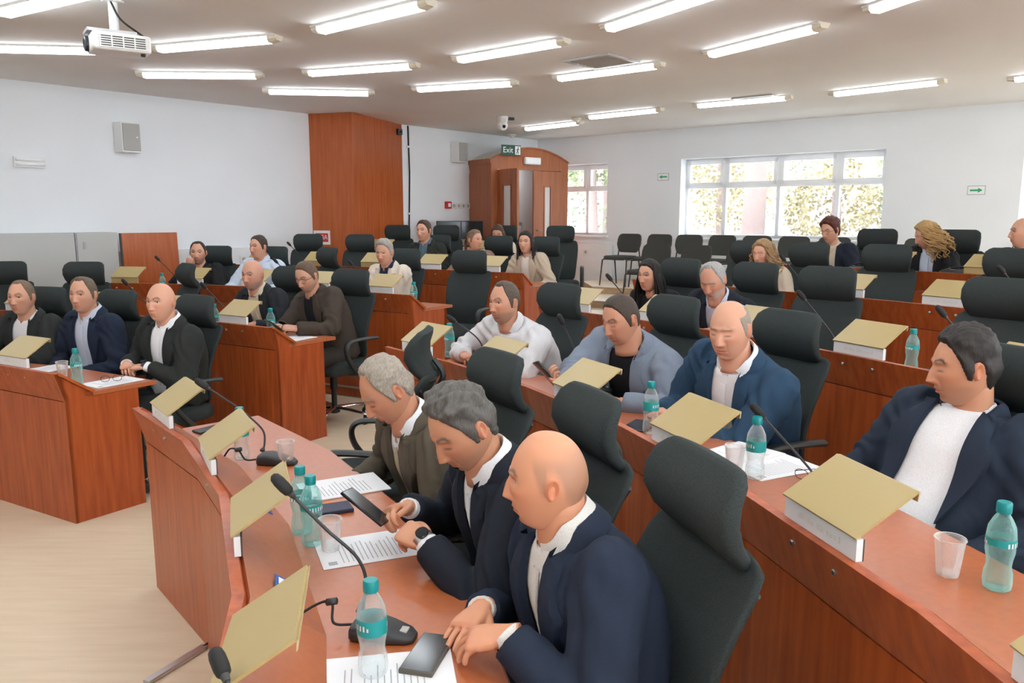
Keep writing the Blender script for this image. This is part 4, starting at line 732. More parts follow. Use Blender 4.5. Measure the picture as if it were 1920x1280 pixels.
    if op:
        xc, xb, wb = op; bm = bmesh.new(); bm.from_mesh(me)
        for s in (-1, 1):
            c0 = O + rC * s * xc - dn * .02; c1 = O + rC * s * xb + dn * wb; n_ = nrm(np.cross(c1 - c0, fC)); bmesh.ops.bisect_plane(bm, geom=bm.verts[:] + bm.edges[:] + bm.faces[:], plane_co=Vector(c0), plane_no=Vector(n_))
        dele = []
        for f in bm.faces:
            c = np.array(f.calc_center_median()); xl, yl, w_ = loc_c(c)
            if yl > -.005 and -.06 < w_ < wb and abs(xl) < xc + (xb - xc) * (w_ + .02) / (wb + .02): dele.append(f)
        bmesh.ops.delete(bm, geom=dele, context='FACES'); bm.to_mesh(me); bm.free(); me.shade_smooth()
        if g('lapel', True):
            for s in (-1, 1):
                L = []; n = 16; wl = min(wb, .34)
                for i in range(n):
                    t = i / (n - 1); w_ = -.005 + (wl + .005) * t; xi = xc + (xb - xc) * (w_ + .02) / (wb + .02); wd = float(np.interp(t, [0, .12, .26, .30, .55, 1], [.030, .050, .060, .088, .066, .006])) * g('lapw', 1.)
                    L.append([front(s * (xi - .004), w_, -.012), front(s * xi, w_, .010), front(s * (xi + wd * .5), w_, .019), front(s * (xi + wd), w_, .021), front(s * (xi + wd + .001), w_, .001)])
                lb = MB().grid(L); lb.build('lapel', om, jk, 60)
            rg = []   # jacket collar round the back of the neck
            for q in np.linspace(R_(38), R_(322), 26):
                ca, sa = math.sin(q), math.cos(q); fl = smoothstep(-.2, .8, sa); ce = O + rC * ca * .082 + fC * (sa * .078 - .004) + dn * (.0 + .035 * fl); ou = rC * ca + fC * sa; rg.append([ce - ou * .010 - dn * .026 * (1 - .35 * fl), ce - ou * .002 - dn * .033 * (1 - .35 * fl), ce + ou * .014 - dn * .022, ce + ou * .030 + dn * .012, ce + ou * .022 + dn * .02])
            MB().grid(rg).build('jacket_collar', om, jk, 60)
    if g('outer_collar') or not op: pass
    inner = g('inner')
    base_o = jk
    if inner:
        im = cloth(*inner[:2]); sb = MB().loft(torso(-.002, -.004 + loose * .5, prof[:-1] + [(.98, .074, .066, .07), (1.03, .066, .062, .066)], 40)); v = sb.verts(); dv = .003 * fnoise(v, 11, sd0 + 2) + .0015 * fnoise(v, 30, sd0); c_ = v.mean(0); sb.v = [v + (v - c_) / np.linalg.norm(v - c_, axis=1)[:, None] * dv[:, None]]; base_o = sb.build('shirt', im, T, True)
    ck = g('collar', 'shirt'); cm = cloth(*(inner or outer)[:2])
    if ck == 'shirt':
        rg = []; r0 = nr * 1.13
        for q in np.linspace(R_(9), R_(351), 34):
            ca, sa = math.sin(q), math.cos(q); fw = smoothstep(.2, 1., sa); ce = O + rC * ca * r0 + fC * (sa * (r0 + .004) - .004) + dn * (-.012 + .040 * fw - .012 * (sa < 0) * -sa); ou = rC * ca + fC * sa; tip = fw ** 3
            rg.append([ce + dn * .012, ce - dn * .031 + ou * .001, ce - dn * .035 + ou * .006, ce + dn * (.010 + .034 * tip) + ou * (.022 + .008 * tip), ce + dn * (.012 + .036 * tip) + ou * .014])
        MB().grid(rg).build('shirt_collar', cm, base_o, 70)
        pl = []
        for w_ in np.linspace(.045, .42, 14):
            if inner: h0 = O + dn * w_; 
            f_ = 1 - w_ / np.linalg.norm(Nb - Hp); t_, r_2, fw_ = frame(max(f_, 0)); bf = float(np.interp(f_, [p_[0] for p_ in prof], [p_[2] for p_ in prof])) + belly * math.exp(-((f_ - .22) / .22) ** 2); c_ = sp(f_) + fw_ * (bf * bw + (.004 + loose * .5 if inner else .016 + loose)); 
            if not inner: c_ = front(0, w_, .004)
            pl.append([c_ - rC * .014 - fw_ * .006, c_ - rC * .013, c_ + rC * .013, c_ + rC * .014 - fw_ * .006])
        if not g('tie') : MB().grid(pl).build('placket', cm, base_o, 60)
        if g('tie'):
            tm = cloth(*S['tie']); tl = []
            for i, row_ in enumerate(pl): c_ = (np.array(row_[1]) + row_[2]) / 2 + fC * .006; wd = np.interp(i, [0, 1, 2, 13], [.014, .018, .019, .040]); tl.append([c_ - rC * wd - fC * .006, c_ - rC * wd * .6, c_ + rC * wd * .6, c_ + rC * wd - fC * .006])
            MB().grid(tl).build('tie', tm, T, 60); MB().rbox((0, 0, 0), (.032, .022, .034), .008).xf(Matrix.Translation(O + dn * .035 + fC * (r0 + .004))).build('tie_knot', tm, T, True)
    elif ck in ('crew', 'turtle'):
        h = .05 if ck == 'turtle' else .012; rg = []
        for dz, dr in ((.02, .012), (.0, .008), (-h, .004), (-h - .006, .0), (-h, -.004)): rg.append([O + rC * math.sin(q) * (nr * 1.08 + dr) + fC * (math.cos(q) * (nr * 1.1 + dr) - .002) + dn * (dz - .006 + .026 * smoothstep(-.2, 1, math.cos(q))) for q in np.linspace(0, 2 * math.pi, 28, endpoint=False)])
        MB().loft(rg, False).build('neckband', cm, base_o, True)
    for (Sh, E, W, d, u_, pose, sd) in joints:
        ed = nrm(W - E)
        if g('cuff'): MB().tube([W - ed * .04, W - ed * .005, W + ed * .004, W + ed * .002], [.036, .035, .034, .028], 16, .9, cap=False).build('cuff', cm if g('cuff') is True else cloth(*S['cuff']), base_o, 50)
        if g('watch') == sd:
            wb_ = MB(); wb_.tube([W + ed * .004, W + ed * .024], .0315, 20, .85); wo = wb_.build('wristwatch', g('watchmat', 'steel'), T, 50); MB().lathe([(.018, .0), (.019, .006), (.016, .009)], 18).xf(Matrix.Translation(W + ed * .014 + u_ * .026) @ Matrix(np.c_[np.r_[np.stack([np.cross(d, u_), d, u_], 1), [[0, 0, 0]]], [0, 0, 0, 1]].tolist())).build('watch_face', 'screen', wo, 40)
    if g('pocket'):
        q = front(-.095 * bw, .20, .002); MB().hexa([q + rC * sx * .036 + dn * dz + fC * fy + rC * 0 for fy in (0, .006) for sx, dz in ((-1, .010), (1, -.006), (1, .006), (-1, .022))]).build('pocket_square', 'plate_white', jk)
    # ---- trousers and shoes
    tm = cloth(*g('legs', ('trousers_dark', (38, 40, 44)))); tb = MB(); tb.loft(torso(.0, -.004, [(-.22, .17, .12, .12), (-.1, .185, .13, .13), (.04, .18, .125, .12)], 20)); 
    for sd in (-1, 1):
        kn = rh * sd * .13 + fh * .43 + up * .52; an = rh * sd * .13 + fh * (.40 + g('feet', 0)) + up * .11; tb.tube(bez([Hp + rh * sd * .09 - up * .03 - fh * .03, Hp * .5 + kn * .5 + rh * sd * .045 - up * .01, kn, (kn + an) / 2, an], 4), np.interp(np.linspace(0, 1, 17), [0, .3, .5, .75, 1], [.098, .09, .074, .062, .052]), 14)
    tb.build('trousers', tm, T, True)
    for sd in (-1, 1):
        c_ = rh * sd * .13 + fh * (.40 + g('feet', 0)); rg = []
        for yy, w_, h in ((-.09, .022, .05), (-.075, .036, .085), (0, .038, .095), (.06, .042, .07), (.13, .045, .05), (.175, .036, .035), (.19, .018, .022)): rg.append([c_ + fh * (yy + .03) + rh * (w_ * math.cos(q)) + up * (h / 2 + .001 + h / 2 * math.sin(q)) for q in np.linspace(0, 2 * math.pi, 14, endpoint=False)])
        MB().loft(rg).build('shoe', 'plastic_black', T, True)
    # ---- glasses
    if g('glasses'):
        gl = MB(); ys = hp[..., 1][np.argmin(np.abs(hp[:, 0, 2] - .005))].max() if 0 else .088
        for sd in (-1, 1):
            lp = [(sd * .032 + .0225 * np.sign(math.cos(q)) * abs(math.cos(q)) ** .7, .090 - .004 * (abs(math.cos(q)) > .8), .006 + .0165 * np.sign(math.sin(q)) * abs(math.sin(q)) ** .7) for q in np.linspace(0, 2 * math.pi, 25)]; gl.tube(lp, .0016, 6); gl.tube([(sd * .054, .086, .011), (sd * .074, .05, .012), (sd * .080, -.01, .012), (sd * .079, -.03, .0)], .0016, 6)
        gl.tube([(-.010, .093, .010), (0, .096, .012), (.010, .093, .010)], .0016, 6); go = gl.xf(HM).build('glasses', S['glasses'], T, True)
    return T, HM, joints, loc
def faceaz(h, va): return math.degrees(math.atan2(-h[1], -h[0])) - va      # va = how far the face is turned from the camera towards picture left
GREY = (150, 146, 140); DK = (42, 36, 32)
PEOPLE = [
 dict(label='man in charcoal jacket and white sweater, leftmost in the front left row', row=1, ang=72.6, head=(-3.48, 5.60, 1.15), va=35, outer=('jacket_charcoal', (44, 47, 46)), inner=('tee_white', (236, 238, 241)), collar='crew', open=(.072, .10, .5), arms='desk', hair=('recede', (120, 98, 78)), hthick=.006, hrough=.2),
 dict(label='man in navy blazer and pale blue open-collar shirt, middle of the front left row', row=1, ang=66.2, head=(-2.92, 5.38, 1.19), va=35, outer=('jacket_navy', (33, 42, 60)), inner=('shirt_paleblue', (200, 209, 226)), open=(.072, .085, .5), arms='lap', hair=('recede', (104, 88, 74)), hthick=.009, cuff=True),
 dict(label='bald man in charcoal suit and white shirt with clasped hands at the desk end', row=1, ang=58.3, head=(-2.23, 5.01, 1.18), va=40, outer=('jacket_charcoal', (44, 47, 46)), inner=('shirt_white', (238, 241, 246)), open=(.072, .07, .48), arms=(((-2.46, 4.97, .79, 1), (-.8, .5, -.1), (.1, .1, 1), 'clasp'), ((-2.30, 4.90, .79, 1), (.8, .5, -.1), (-.1, .1, 1), 'clasp')), cuff=True, watch=-1, watchmat='navy_book', skin=(214, 160, 134), fat=.3, build=1.05, legs=('trousers_charcoal', (40, 43, 42))),
 dict(label='bald bearded man in dark jacket leaning forward in the second left row', row=2, ang=62.9, head=(-2.10, 6.42, 1.25), va=38, pitch=5, outer=('jacket_darkgrey', (40, 43, 48)), inner=('shirt_cream', (214, 204, 180)), open=(.07, .07, .5), arms='desk', skin=(208, 154, 130), stubble=((150, 135, 125), .6), fat=.3),
 dict(label='man with glasses in brown blazer looking down at his phone at the desk end', row=2, ang=57.6, head=(-1.60, 6.18, 1.255), va=40, pitch=22, closed=True, outer=('jacket_brown', (68, 59, 52)), inner=('tee_black', (30, 32, 36)), collar='crew', open=(.066, .06, .5), arms=(((-1.765, 5.93, .895, 1), (-.3, .9, .1), (.3, .2, .9), 'grip'), ((-1.615, 5.85, .895, 1), (.7, .6, .1), (-.3, .2, .9), 'grip')), hair=('full', (96, 76, 62)), hthick=.006, hrough=.2, glasses='screen', watch=1, pocket=True, legs=('trousers_brown', (60, 54, 50)), stubble=((120, 95, 82), .35), build=1.04),
 dict(label='man in black leather jacket resting his chin on his fist', row=3, ang=77.7, head=(-3.37, 8.55, 1.33), va=12, outer=('jacket_black', (32, 32, 34)), inner=('tee_black', (30, 32, 36)), collar='crew', open=(.06, .05, .4), lapel=False, arms='chin', hair=('recede', (52, 44, 40)), hthick=.009, stubble=((110, 90, 80), .5)),
 dict(label='man in light blue shirt turned to the side behind the bald bearded man', row=3, ang=72.8, head=(-2.66, 8.36, 1.40), va=48, outer=('shirt_lightblue', (198, 212, 228)), oname='shirt', arms='desk', hair=('full', (62, 50, 42)), hthick=.010, fat=.3, build=1.05, loose=.006),
 dict(label='grey-haired man in cream jacket with folded arms', row=3, ang=61.9, head=(-1.24, 7.74, 1.37), va=28, pitch=8, outer=('jacket_cream', (214, 203, 188)), inner=('tee_navy', (36, 48, 76)), collar='shirt', open=(.06, .06, .5), arms='cross', hair=('full', (158, 152, 146)), hthick=.020, fat=.2),
 dict(label='dark-haired man in dark olive parka in the fourth left row', row=4, ang=65.2, head=(-1.03, 9.34, 1.55), va=35, outer=('parka_olive', (44, 46, 42)), inner=('sweater_bluegrey', (88, 108, 120)), collar='shirt', open=(.065, .06, .5), lapw=1.1, arms='lap', hair=('full', (74, 56, 46)), hthick=.014),
 dict(label='woman with blonde ponytail and patterned blouse looking to the right', row=4, ang=61.2, head=(-.42, 9.02, 1.455), va=-48, outer=('blouse_pattern', (140, 112, 98)), oname='blouse', collar='crew', arms='desk', hair=('woman', (122, 98, 78)), hthick=.008, long='pony', build=.88, hs=.95, neck=.05, brow=.6),
 dict(label='woman with long dark hair in beige blazer at the end of the fourth left row', row=4, ang=57.2, head=(.15, 8.66, 1.44), va=22, outer=('blazer_beige', (188, 172, 152)), inner=('top_white', (228, 220, 212)), collar='crew', open=(.06, .05, .5), arms='lap', hair=('woman', (46, 36, 34)), hthick=.012, long='straight', build=.88, hs=.95, neck=.048),
 dict(label='woman with long brown hair and cream top looking down in the back left row', row=5, ang=64.2, head=(-.19, 10.6, 1.50), va=12, pitch=28, closed=True, outer=('top_cream', (206, 192, 172)), oname='blouse', collar='crew', arms='desk', hair=('woman', (84, 60, 48)), hthick=.012, long='straight', build=.86, hs=.95, neck=.048),
 dict(label='grey-haired man in brown suit and tie bending over the front desk', row=1, ang=27.6, head=(-.46, 2.85, 1.085), va=70, pitch=34, closed=True, near=True, outer=('suit_brown', (88, 80, 68)), inner=('shirt_white', (238, 241, 246)), open=(.062, .035, .42), tie=('tie_beige', (172, 160, 136)), arms=(((.10, .36, .70), (-.5, .85, -.2), (.1, .1, 1), 'rest'), ((-.13, .34, .66), (.5, .8, -.3), (-.1, .1, 1), 'rest')), hair=('high', (158, 147, 134)), hthick=.016, hrough=.5, hfreq=70, skin=(200, 142, 112), fat=.2, legs=('trousers_brown', (60, 54, 50)), nose=1.15),
 dict(label='grey-haired man in dark navy suit holding a phone over the front desk', row=1, ang=19.2, head=(-.14, 2.17, 1.13), va=58, pitch=32, closed=True, near=True, outer=('suit_midnight', (31, 36, 46)), inner=('shirt_white', (238, 241, 246)), open=(.064, .05, .46), arms=(((-.316, 2.30, .845, 1), (-.5, .85, .15), (.6, 0, .7), 'grip'), ((-.237, 2.085, .825, 1), (.75, .6, .22), (-.75, -.1, .6), 'grip')), hair=('full', (94, 90, 86)), hthick=.017, hrough=.6, hfreq=80, skin=(204, 147, 116), cuff=True, watch=-1, stubble=((150, 120, 102), .35), nose=1.1),
 dict(label='bald man in navy blazer with crossed hands on the front desk', row=1, ang=13.4, head=(.080, 1.76, 1.118), va=92, pitch=3, near=True, hs=.95, outer=('blazer_navy', (36, 45, 62)), inner=('shirt_offwhite', (224, 221, 216)), open=(.068, .045, .46), arms=(((-.075, 1.80, .778, 1), (-.63, .73, -.08), (.1, .1, 1), 'flat'), ((-.01, 1.60, .822, 1), (.53, .81, -.22), (-.15, .1, 1), 'rest')), shaved=((150, 118, 98), .55), cuff=True, hair=('bald', (130, 105, 90)), skin=(216, 152, 118), fat=.2, build=1.06, turn=8),
 dict(label='man in pale grey shirt leaning with both elbows on the second row desk', row=2, ang=40.0, head=(-.045, 4.62, 1.22), va=48, pitch=2, near=True, outer=('shirt_palegrey', (212, 212, 215)), oname='shirt', arms=(((.10, .50, .80), (-.9, .3, 0), (.1, .1, 1), 'clasp'), ((-.12, .52, .80), (.9, .3, 0), (-.1, .1, 1), 'clasp')), pole=(1.0, -.1, -.4), hair=('recede', (86, 74, 64)), hthick=.008, hrough=.25, skin=(202, 149, 122), stubble=((120, 95, 82), .55), build=1.08, loose=.006, fat=.2),
 dict(label='heavy man in grey-blue blazer and black tee holding up a phone', row=2, ang=32.0, head=(.53, 3.83, 1.222), va=48, pitch=18, closed=True, near=True, outer=('blazer_greyblue', (122, 132, 148)), inner=('tee_black', (30, 32, 36)), collar='crew', open=(.075, .10, .5), arms=(((.255, 3.60, .945, 1), (.45, .8, .4), (.2, .5, -.8), 'grip'), ((.50, 3.57, .87, 1), (.9, .3, 0), (-.1, .1, 1), 'rest')), pole=(1.0, -.1, -.5), hair=('full', (70, 58, 50)), hthick=.007, hrough=.2, skin=(206, 149, 120), fat=.9, build=1.2, belly=.03, neck=.066),
 dict(label='balding man in blue suit and white open shirt with a pocket square', row=2, ang=25.8, head=(.895, 3.22, 1.258), va=28, pitch=10, closed=True, near=True, outer=('suit_blue', (42, 68, 92)), inner=('shirt_white', (238, 241, 246)), open=(.07, .06, .46), arms=(((.64, 3.31, .885, 1), (-.6, .8, .15), (.3, .1, 1), 'clasp'), ((.70, 3.22, .88, 1), (.7, .75, .15), (-.3, .1, 1), 'clasp')), hair=('horseshoe', (150, 138, 124)), hthick=.007, hrough=.25, skin=(212, 157, 130), fat=.5, build=1.14, pocket=True, neck=.062, brow=.4),
 dict(label='dark-haired man in navy blazer and white tee lounging at the right edge', row=2, ang=17.0, hip=.80, head=(1.45, 2.50, 1.24), va=70, pitch=6, near=True, closed=True, outer=('blazer_darknavy', (37, 47, 62)), inner=('tee_white', (236, 238, 241)), collar='crew', open=(.078, .12, .55), arms=(((.20, .22, .62), (-.5, .8, -.2), (.2, 0, 1), 'rest'), ((-.22, .20, .62), (.5, .8, -.2), (-.2, 0, 1), 'rest')), hair=('full', (44, 40, 38)), hthick=.020, hrough=.4, hfreq=60, skin=(202, 145, 114), build=1.1, belly=.02, stubble=((130, 100, 84), .3), nose=1.15, turn=10),
 dict(label='woman with long black hair in dark jacket in the third right row', row=3, ang=41.7, head=(1.03, 5.95, 1.28), va=38, pitch=4, outer=('jacket_black', (32, 32, 34)), inner=('tee_black', (30, 32, 36)), collar='crew', open=(.07, .05, .4), arms='lap', hair=('woman', (34, 29, 28)), hthick=.012, long='straight', build=.88, hs=.96, neck=.048),
 dict(label='white-bearded man in dark navy blazer looking down in the third right row', row=3, ang=37.0, head=(1.325, 5.22, 1.302), va=26, pitch=26, closed=True, outer=('suit_midnight', (31, 36, 46)), inner=('shirt_paleblue', (200, 209, 226)), open=(.068, .06, .46), arms='desk', hair=('high', (168, 166, 164)), hthick=.010, stubble=((205, 198, 190), .75), skin=(206, 152, 126), fat=.3, build=1.06, cuff=True),
 dict(label='woman with curly blonde hair and a beige coat in the fourth right row', row=4, ang=41.6, head=(2.18, 6.92, 1.395), va=36, pitch=6, closed=True, outer=('coat_beige', (190, 176, 158)), inner=('tee_navy', (36, 48, 76)), collar='crew', open=(.07, .06, .45), arms='lap', hair=('woman', (160, 128, 92)), hthick=.020, long='curly', build=.9, hs=.96, neck=.048),
 dict(label='woman with short red-brown hair, glasses and navy cardigan by the window', row=5, ang=42.2, head=(3.19, 8.02, 1.58), va=40, pitch=16, closed=True, outer=('cardigan_navy', (34, 40, 52)), inner=('top_cream', (206, 192, 172)), collar='crew', open=(.07, .05, .45), lapel=False, arms='desk', hair=('full', (92, 48, 40)), hthick=.032, hrough=.3, build=.92, hs=.97, neck=.048, glasses='screen'),
 dict(label='woman with big curly blonde hair and black blazer turned away to the left', row=5, ang=37.5, head=(3.80, 7.33, 1.545), va=78, pitch=22, closed=True, outer=('jacket_black', (32, 32, 34)), inner=('shirt_lightblue', (198, 212, 228)), open=(.07, .06, .45), arms='desk', hair=('woman', (178, 142, 92)), hthick=.022, long='curly', build=.92, hs=.98, neck=.048),
 dict(label='bald man in navy jacket cut off by the right edge, back row', row=5, ang=33.2, head=(4.28, 6.70, 1.585), va=72, outer=('jacket_navy', (33, 42, 60)), inner=('shirt_white', (238, 241, 246)), open=(.07, .06, .45), arms='desk', shaved=((170, 140, 120), .4), skin=(216, 162, 136), fat=.3),
]
PINFO = []
for i, S in enumerate(PEOPLE):
    S['seed'] = i + 1; S['face'] = faceaz(S['head'], S['va']); PINFO.append(person(S))
# ------------------------------------------------------------------ things on the desks
def deskz(k): return FZ[k] + .7385
def place(o, x, y, z, rz=0): o.location = (x, y, z); o.rotation_euler[2] = rz; return o
def make_bottle(kind):
    T = thing('water_bottle', 'x', 'bottle', group='water bottles'); prof = [(.027, 0), (.031, .004), (.0325, .02), (.031, .045), (.027, .06), (.0285, .075), (.0325, .095), (.0325, .135), (.030, .155), (.021, .175), (.0145, .186), (.0135, .196)]
    MB().lathe(prof, 20).build('bottle_body', 'bottle_teal' if kind else 'bottle_clear', T, 50)
    c = MB().lathe([(.0165, .190), (.0170, .193), (.0170, .212), (.0150, .216)], 18).build('cap', 'teal', T, 40)
    lb = MB().lathe([(.0329, .098), (.0331, .100), (.0331, .132), (.0329, .134)], 20, cap=False).build('label_band', 'teal_label', T, True) if not kind else MB().lathe([(.0331, .112), (.0331, .130)], 20, cap=False).build('label_band', 'teal_label', T, True)
    q = MB(); rr = random.Random(5)
    for i in range(7):
        a = -.9 + i * .26; h = rr.uniform(.008, .013); q.grid([[(.0336 * math.cos(a + e), .0336 * math.sin(a + e), z) for e in (0, .12)] for z in (.112, .112 + h)])
    for sgn in (1, -1): link('label_mark', q.mesh('label_mark', 'plate_white'), lb).rotation_euler[2] = math.pi * (sgn > 0)
    return T
BP = {}
def bottle(kind, x, y, z, label):
    rz = random.uniform(0, 6)
    if kind not in BP: o = BP[kind] = make_bottle(kind); o['label'] = label; place(o, x, y, z, rz)
    else: dup(BP[kind], label, (x, y, z), rz)
for kind, k, x, y, lab in ((1, 1, -.605, 2.28, 'teal-tinted water bottle standing in front of the man with the phone'), (1, 1, -.66, 2.37, 'teal water bottle just behind another one on the front desk'), (0, 1, -.302, 1.592, 'clear water bottle with teal label at the bottom edge of the picture'), (0, 1, -1.109, 3.139, 'water bottle at the far end of the front right desk'),
                           (1, 2, -.397, 4.968, 'teal water bottle beside the man in the pale grey shirt'), (0, 2, .57, 3.17, 'clear teal-labelled bottle beside the man in the blue suit'), (0, 2, .828, 2.599, 'clear teal-labelled bottle in front of the gooseneck microphone, second right row'), (1, 2, 1.165, 1.79, 'teal water bottle at the right edge next to a plastic cup'),
                           (1, 1, -2.569, 4.591, 'teal water bottle at the end of the front left desk'), (1, 3, 2.05, 4.0, 'teal water bottle behind the dark-haired lounging man'), (1, 3, 1.16, 5.02, 'teal water bottle in front of the white-bearded man')): bottle(kind, x, y, deskz(k), lab)
for k, a, lab in ((2, 76.4, 'teal bottle on the second left desk between the two empty chairs'), (2, 66.9, 'teal bottle beside the head of the bald man, second left row'), (2, 63.4, 'teal bottle just right of the empty chair, second left row'), (2, 57.9, 'teal bottle in front of the bald bearded man'), (3, 78.4, 'teal bottle by the all-gold nameplate near the wooden board'), (3, 56.6, 'small bottle beside the nameplate of the man in the cream jacket')): x, y, _ = pol(RL[k] + (.30 if k == 2 else .27), a); bottle(1, x, y, deskz(k), lab)
# plastic cups
CP = None
for k, x, y, lab in ((1, -.905, 3.06, 'clear plastic cup beside the far microphone base'), (1, -.54, 2.235, 'clear plastic cup right of the two bottles on the front desk'), (2, 1.085, 1.86, 'translucent plastic cup next to the bottle at the right edge'), (2, .775, 2.66, 'clear plastic cup left of the clear bottle, second right row'), (1, -2.781, 4.813, 'white plastic cup behind the bottle on the front left desk'), (2, -.30, 4.80, 'white plastic cup in front of the pale grey shirt')):
    if CP is None:
        CP = thing('plastic_cup', lab, 'cup', (x, y, deskz(k)), 0, 'plastic cups'); MB().lathe([(.001, .002), (.024, .0), (.026, .006), (.035, .094), (.0335, .094), (.0245, .008), (.001, .006)], 22, cap=False).build('cup_body', 'cup', CP, 50); MB().lathe([(.035, .092), (.0375, .094), (.0365, .098), (.034, .096)], 22, cap=False).build('rim', 'cup', CP, True)
    else: dup(CP, lab, (x, y, deskz(k)), 0)
# sheets of paper
def sheet(x, y, z, rz, label, n=1):
    T = thing('paper_sheet', label, 'paper', (x, y, z), rz); MB().box((-.105, -.1485, 0), (.105, .1485, .0012 * n)).build('sheet', 'paper', T); q = MB(); rr = random.Random(int(abs(x * 100))); zt = .0012 * n
    for i in range(13):
        yy = .085 - i * .014; w0 = rr.uniform(.10, .15)
        if i == 2: w0 = .07
        q.box((-.08, yy, zt), (-.08 + w0, yy + .0028, zt + .0003))
    q.box((-.085, .105, zt), (-.062, .130, zt + .0003)); q.build('printed_text', 'print', T); return T
for k, x, y, rz, lab, n in ((1, -.62, 2.79, 118, 'printed sheets on the front desk before the brown-suited man', 3), (1, -.43, 2.25, 112, 'printed sheet under the hands of the man with the phone', 1), (1, -.27, 1.56, 100, 'printed sheet under the phone at the bottom edge', 2), (1, -3.03, 5.06, 155, 'sheet of paper between the two left men, front left desk', 1), (1, -2.40, 4.66, 148, 'sheet of paper under the eyeglasses on the front left desk', 1), (2, .93, 2.72, 115, 'sheets of paper beside the clear bottle, second right row', 2), (2, .845, 2.86, 128, 'second sheet partly under the nameplate, second right row', 1), (2, -1.60, 5.72, 150, 'sheet of paper before the man with glasses', 1)): sheet(x, y, deskz(k) + .0005 + (.0026 if 'second sheet' in lab else 0), R_(rz), lab, n)
# phones, notebook, pencil, tablet
def phone(label, loc, X, N, size=(.075, .155, .009), case='phone'):
    T = thing('mobile_phone', label, 'phone', loc); X = nrm(X); N = np.array(N, float); N = nrm(N - X * (N @ X)); S_ = np.cross(X, N); M = Matrix(np.r_[np.c_[np.stack([S_, X, N], 1), [0, 0, 0]], [[0, 0, 0, 1]]].tolist()); T.rotation_euler = M.to_euler()
    MB().rbox((0, 0, 0), size, .003).build('phone_body', case, T, 40); MB().box((-size[0] / 2 + .003, -size[1] / 2 + .004, size[2] / 2), (size[0] / 2 - .003, size[1] / 2 - .004, size[2] / 2 + .0004)).build('screen', 'phone', T); MB().rbox((-.02, .055, -size[2] / 2 - .0008), (.025, .03, .002), .0008).build('camera_bump', 'screen', T); return T
phone('black phone held by the grey-haired man in the navy suit', (-.425, 2.205, .885), (-.09, .03, .062), (.5, 0, .85)); phone('black phone held up by the heavy man in grey-blue', (.16, 3.60, 1.00), (-.10, 0, .11), (.8, .4, .5)); phone('phone in the hands of the man with glasses', (-1.755, 5.80, .925), (-.3, -.4, .35), (.4, .3, .8))
phone('phone in a brown case lying on the front desk by the crossed hands', (-.19, 1.655, .7455), (.25, 1, 0), (0, 0, 1), (.078, .162, .012), 'phone_case'); phone('dark phone lying at the far end of the front right desk', (-1.40, 3.58, .744), (.6, .8, 0), (0, 0, 1)); phone('black tablet lying beside the bottle of the blue-suited man', (.545, 3.27, .8425), (.5, .85, 0), (0, 0, 1), (.11, .17, .007))
T = thing('notebook', 'small dark notebook on the front desk beside the bottles', 'notebook', (-.605, 2.555, .739), R_(25)); MB().rbox((0, 0, .007), (.125, .085, .013), .003).build('cover', 'navy_book', T); MB().box((-.058, -.039, .002), (.0635, .0432, .011)).build('pages', 'paper', T)
T = thing('pencil', 'orange pencil behind the dark notebook', 'pencil', (-.575, 2.625, .7425), R_(12)); MB().tube([(-.08, 0, 0), (.08, 0, 0)], .0036, 6).build('shaft', 'orange', T); MB().tube([(.08, 0, 0), (.096, 0, 0)], [.0036, .0006], 6).build('tip', 'cream_plastic', T)
# loose eyeglasses
for k, x, y, rz, lab in ((1, -2.41, 4.67, 20, 'thin black eyeglasses lying on the paper, front left desk'), (2, 1.0, 2.55, -50, 'black eyeglasses lying behind the large nameplate, right')):
    T = thing('eyeglasses', lab, 'glasses', (x, y, deskz(k) + .003), R_(rz))
    for s in (-1, 1):
        MB().tube([(s * .033 + .024 * np.sign(math.cos(q)) * abs(math.cos(q)) ** .7, 0, .018 + .017 * math.sin(q)) for q in np.linspace(0, 6.283, 22)], .0013, 6).build('rim', 'screen', T, True); MB().tube([(s * .058, 0, .025), (s * .060, .07, .012), (s * .058, .135, .002)], .0014, 6).build('temple', 'screen', T, True)
    MB().tube([(-.009, 0, .022), (0, 0, .025), (.009, 0, .022)], .0013, 6).build('bridge', 'screen', T, True)
